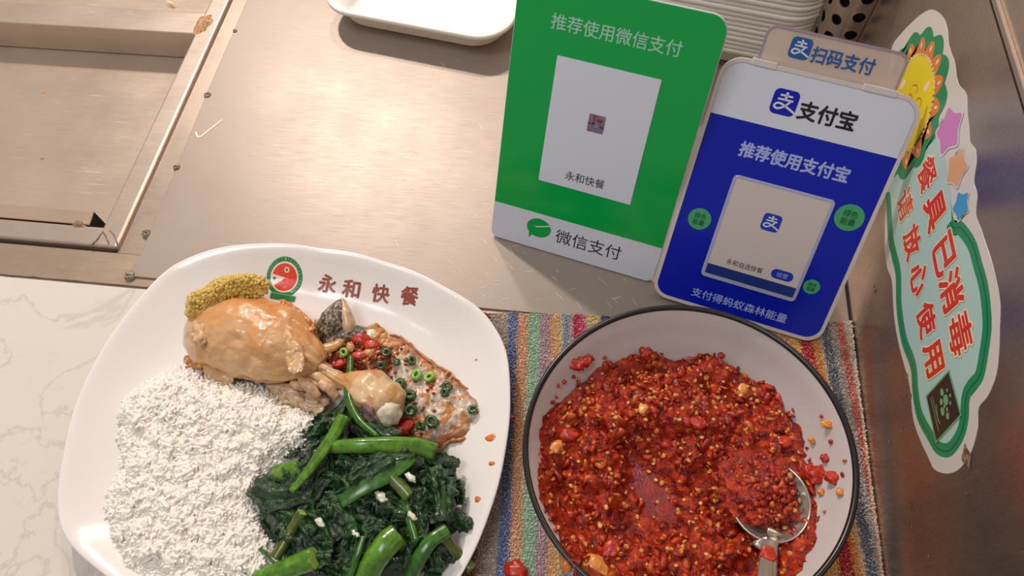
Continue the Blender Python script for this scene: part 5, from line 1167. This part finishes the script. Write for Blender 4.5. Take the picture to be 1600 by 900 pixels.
# splashes on the bowl wall
for k, (px, py, r, lab) in enumerate(((900, 566, .0052, 'orange-red chili splash on the bowl rim, far left'), (913, 562, .0046, 'dark red chili flake just inside the rim, far left'), (1008, 548, .0048, 'chili flake on the far inner wall of the bowl'), (1296, 662, .0030, 'single orange chili seed high on the right inner wall'), (1282, 742, .0058, 'largest chili lump on the right inner wall beside the spoon'), (1268, 738, .0045, 'chili lump touching the sauce beside the spoon'), (1305, 748, .0042, 'flat dark red chili flake on the right inner wall'), (1316, 770, .0024, 'seed below the dark red flake on the right inner wall'), (1286, 770, .0022, 'pale seed between the spoon and the dark red flake'), (1292, 716, .0028, 'small red flake above the largest lump on the right wall'), (1272, 688, .0022, 'orange seed left of the small red flake'))):
    h_ = on_bowl(px, py); h_ = h_ * .985; m_ = (M_redchili, M_redchili, M_redchili, M_seed, M_redchili, M_redchili, M_redchili, M_seed, M_seed, M_redchili, M_seed)[k]
    tag(blob3('chili_splash', BMx @ h_, r, m_, 110 + k, .50, 1.9, 3, (.8, .8, .6) if r < .003 else (1.0, .75, .45), k), lab, 'chili splash')
sp_px = [(880, 596), (871, 602), (868, 620), (895, 588), (925, 560), (944, 558), (862, 628), (855, 650), (852, 668), (1300, 690), (1285, 650), (1262, 700), (1318, 742), (1322, 720), (1290, 800), (1240, 640), (845, 700), (842, 725), (841, 748), (846, 770), (852, 790), (858, 812), (866, 830)]
q = [on_bowl(*s) * .992 for s in sp_px]; q = to_world(*np.array([tuple(v) for v in q]).T); K2 = len(q)
g = scatter('tiny_specks', iv, if_, euler_mats(q, rng.uniform(0, 6, (K2, 3)), rng.uniform(.0007, .0016, (K2, 3))), pal[rng.integers(0, 7, K2)], M_chunk); g['kind'] = 'stuff'; g.parent = cs
for (nm, zf, a) in (('towel', .005, (797, 652, .0030)), ('towel', .005, (806, 892, .0070))):
    p = P(a[0], a[1], .0055); o = blob3('chili_scrap', p, a[2], M_redchili, a[0], .3, 1.6, 3, (1, .75, .4), -.2); tag(o, 'red chili scrap on the towel beside the plate rim' if a[1] < 800 else 'larger chili scrap on the towel at the front, left of the bowl', 'chili scrap')

# ------------------------------------------------------------------ spoon
spn = thing('spoon', P(1205, 800, .04), 'stainless spoon lying in the chili sauce with its handle towards the viewer', 'spoon')
def bray(px, py, zl):
    o_ = inv @ O; d_ = (inv.to_3x3() @ ray(px, py)); return o_ + d_ * ((zl - o_.z) / d_.z)
hc = bray(1203, 782, -.0195); neck = bray(1201, 832, -.0185); back_ = (neck - hc); back_.z = 0; back_.normalize(); sd_ = Vector((-back_.y, back_.x, 0)); sl = .0215; sw = .0200
tilt = .18; vs_, fs_ = [], []; n = 40
fr = [(0, -.0075), (.35, -.0066), (.65, -.0042), (.86, -.0012), (.97, .0004), (1.0, .0010), (1.03, .0004), (.88, -.0022), (.66, -.0053), (.35, -.0077), (0, -.0086)]
for s, z in fr:
    if s == 0: vs_.append(BMx @ (hc + Vector((0, 0, z)))); continue
    for i in range(n):
        a = 2 * PI * i / n; u_ = sl * s * math.cos(a); w_ = sw * s * math.sin(a); vs_.append(BMx @ (hc + back_ * u_ + sd_ * w_ + Vector((0, 0, z + .02 * u_))))
idx0 = 0; pr_ = [0] + [1 + k * n for k in range(9)] + [1 + 9 * n]
for i in range(n): j = (i + 1) % n; fs_.append((0, 1 + i, 1 + j))
for k in range(8):
    for i in range(n): j = (i + 1) % n; fs_.append((1 + k * n + i, 1 + (k + 1) * n + i, 1 + (k + 1) * n + j, 1 + k * n + j))
for i in range(n): fs_.append((1 + 9 * n, 1 + 8 * n + (i + 1) % n, 1 + 8 * n + i))
own(spn, mesh('spoon_bowl', vs_, fs_, M_spoon))
p0 = BMx @ (hc + back_ * (sl - .001) + Vector((0, 0, .0006))); 
p1 = P(1203, 850, (p0.z + .002)); p2 = P(1199, 900, p0.z + .012); dirn = (p2 - p1).normalized(); p3 = p2 + dirn * .05; p4 = p3 + dirn * .05 + Vector((0, 0, -.004))
path = spline([p0, p1, p2, p3, p4], 40); Wd = interp([.0085, .0048, .0040, .0044, .0050, .0062, .0075, .0060], 40)
vs_, fs_ = tube(path, Wd, 16, .26); own(spn, mesh('handle', vs_, fs_, M_spoon))
# sauce on the spoon
o = blob3('spoonful', BMx @ (hc - back_ * .0055 - (sd_ if sd_.x > 0 else -sd_) * .0055 + Vector((0, 0, -.0005))), .0195, M_chilibase, 140, .30, 3.0, 6, (1.0, 1.0, .30), 0); o.parent = cs
NS = 46; a = rng.uniform(0, 2 * PI, NS); r = np.sqrt(rng.random(NS)) * .016; x = hc.x + r * np.cos(a); y = hc.y + r * np.sin(a); pos = to_world(x - back_.x * .003, y - back_.y * .003, np.full(NS, hc.z + .0026))
g = scatter('chili_seeds', tv, tf, euler_mats(pos, np.stack([rng.normal(0, .3, NS), rng.normal(0, .3, NS), rng.uniform(0, 6, NS)], -1), np.full((NS, 3), .0015)), None, M_seed); g['kind'] = 'stuff'; g.parent = cs
K3 = 130; a = rng.uniform(0, 2 * PI, K3); r = np.sqrt(rng.random(K3)) * .0185; e_ = back_ * .0055 + (sd_ if sd_.x > 0 else -sd_) * .0055
zz = hc.z + .0195 * .30 * np.sqrt(np.clip(1 - (r / .0195) ** 2, 0, 1)) - .0013
pos = to_world(hc.x - e_.x + r * np.cos(a), hc.y - e_.y + r * np.sin(a), zz)
sv, sf = shard(9); g = scatter('chopped_flesh', sv, sf, euler_mats(pos, rng.uniform(0, 6, (K3, 3)), rng.uniform(.0016, .0036, (K3, 1)) * np.ones((K3, 3))), pal[rng.integers(0, 7, K3)], M_chunk, None, False); g['kind'] = 'stuff'; g.parent = cs
for (px, py) in ((1201, 866),):
    q = P(px, py, p1.z + .006); o = blob3('sauce_smear', q, .0042, M_redchili, 150, .3, 1.5, 3, (.9, 1.0, .25), 0); own(spn, tag(o, 'smear of chili on the handle'))

# check the layers drawn on the sticker keep their own depth
bpy.context.view_layer.update()
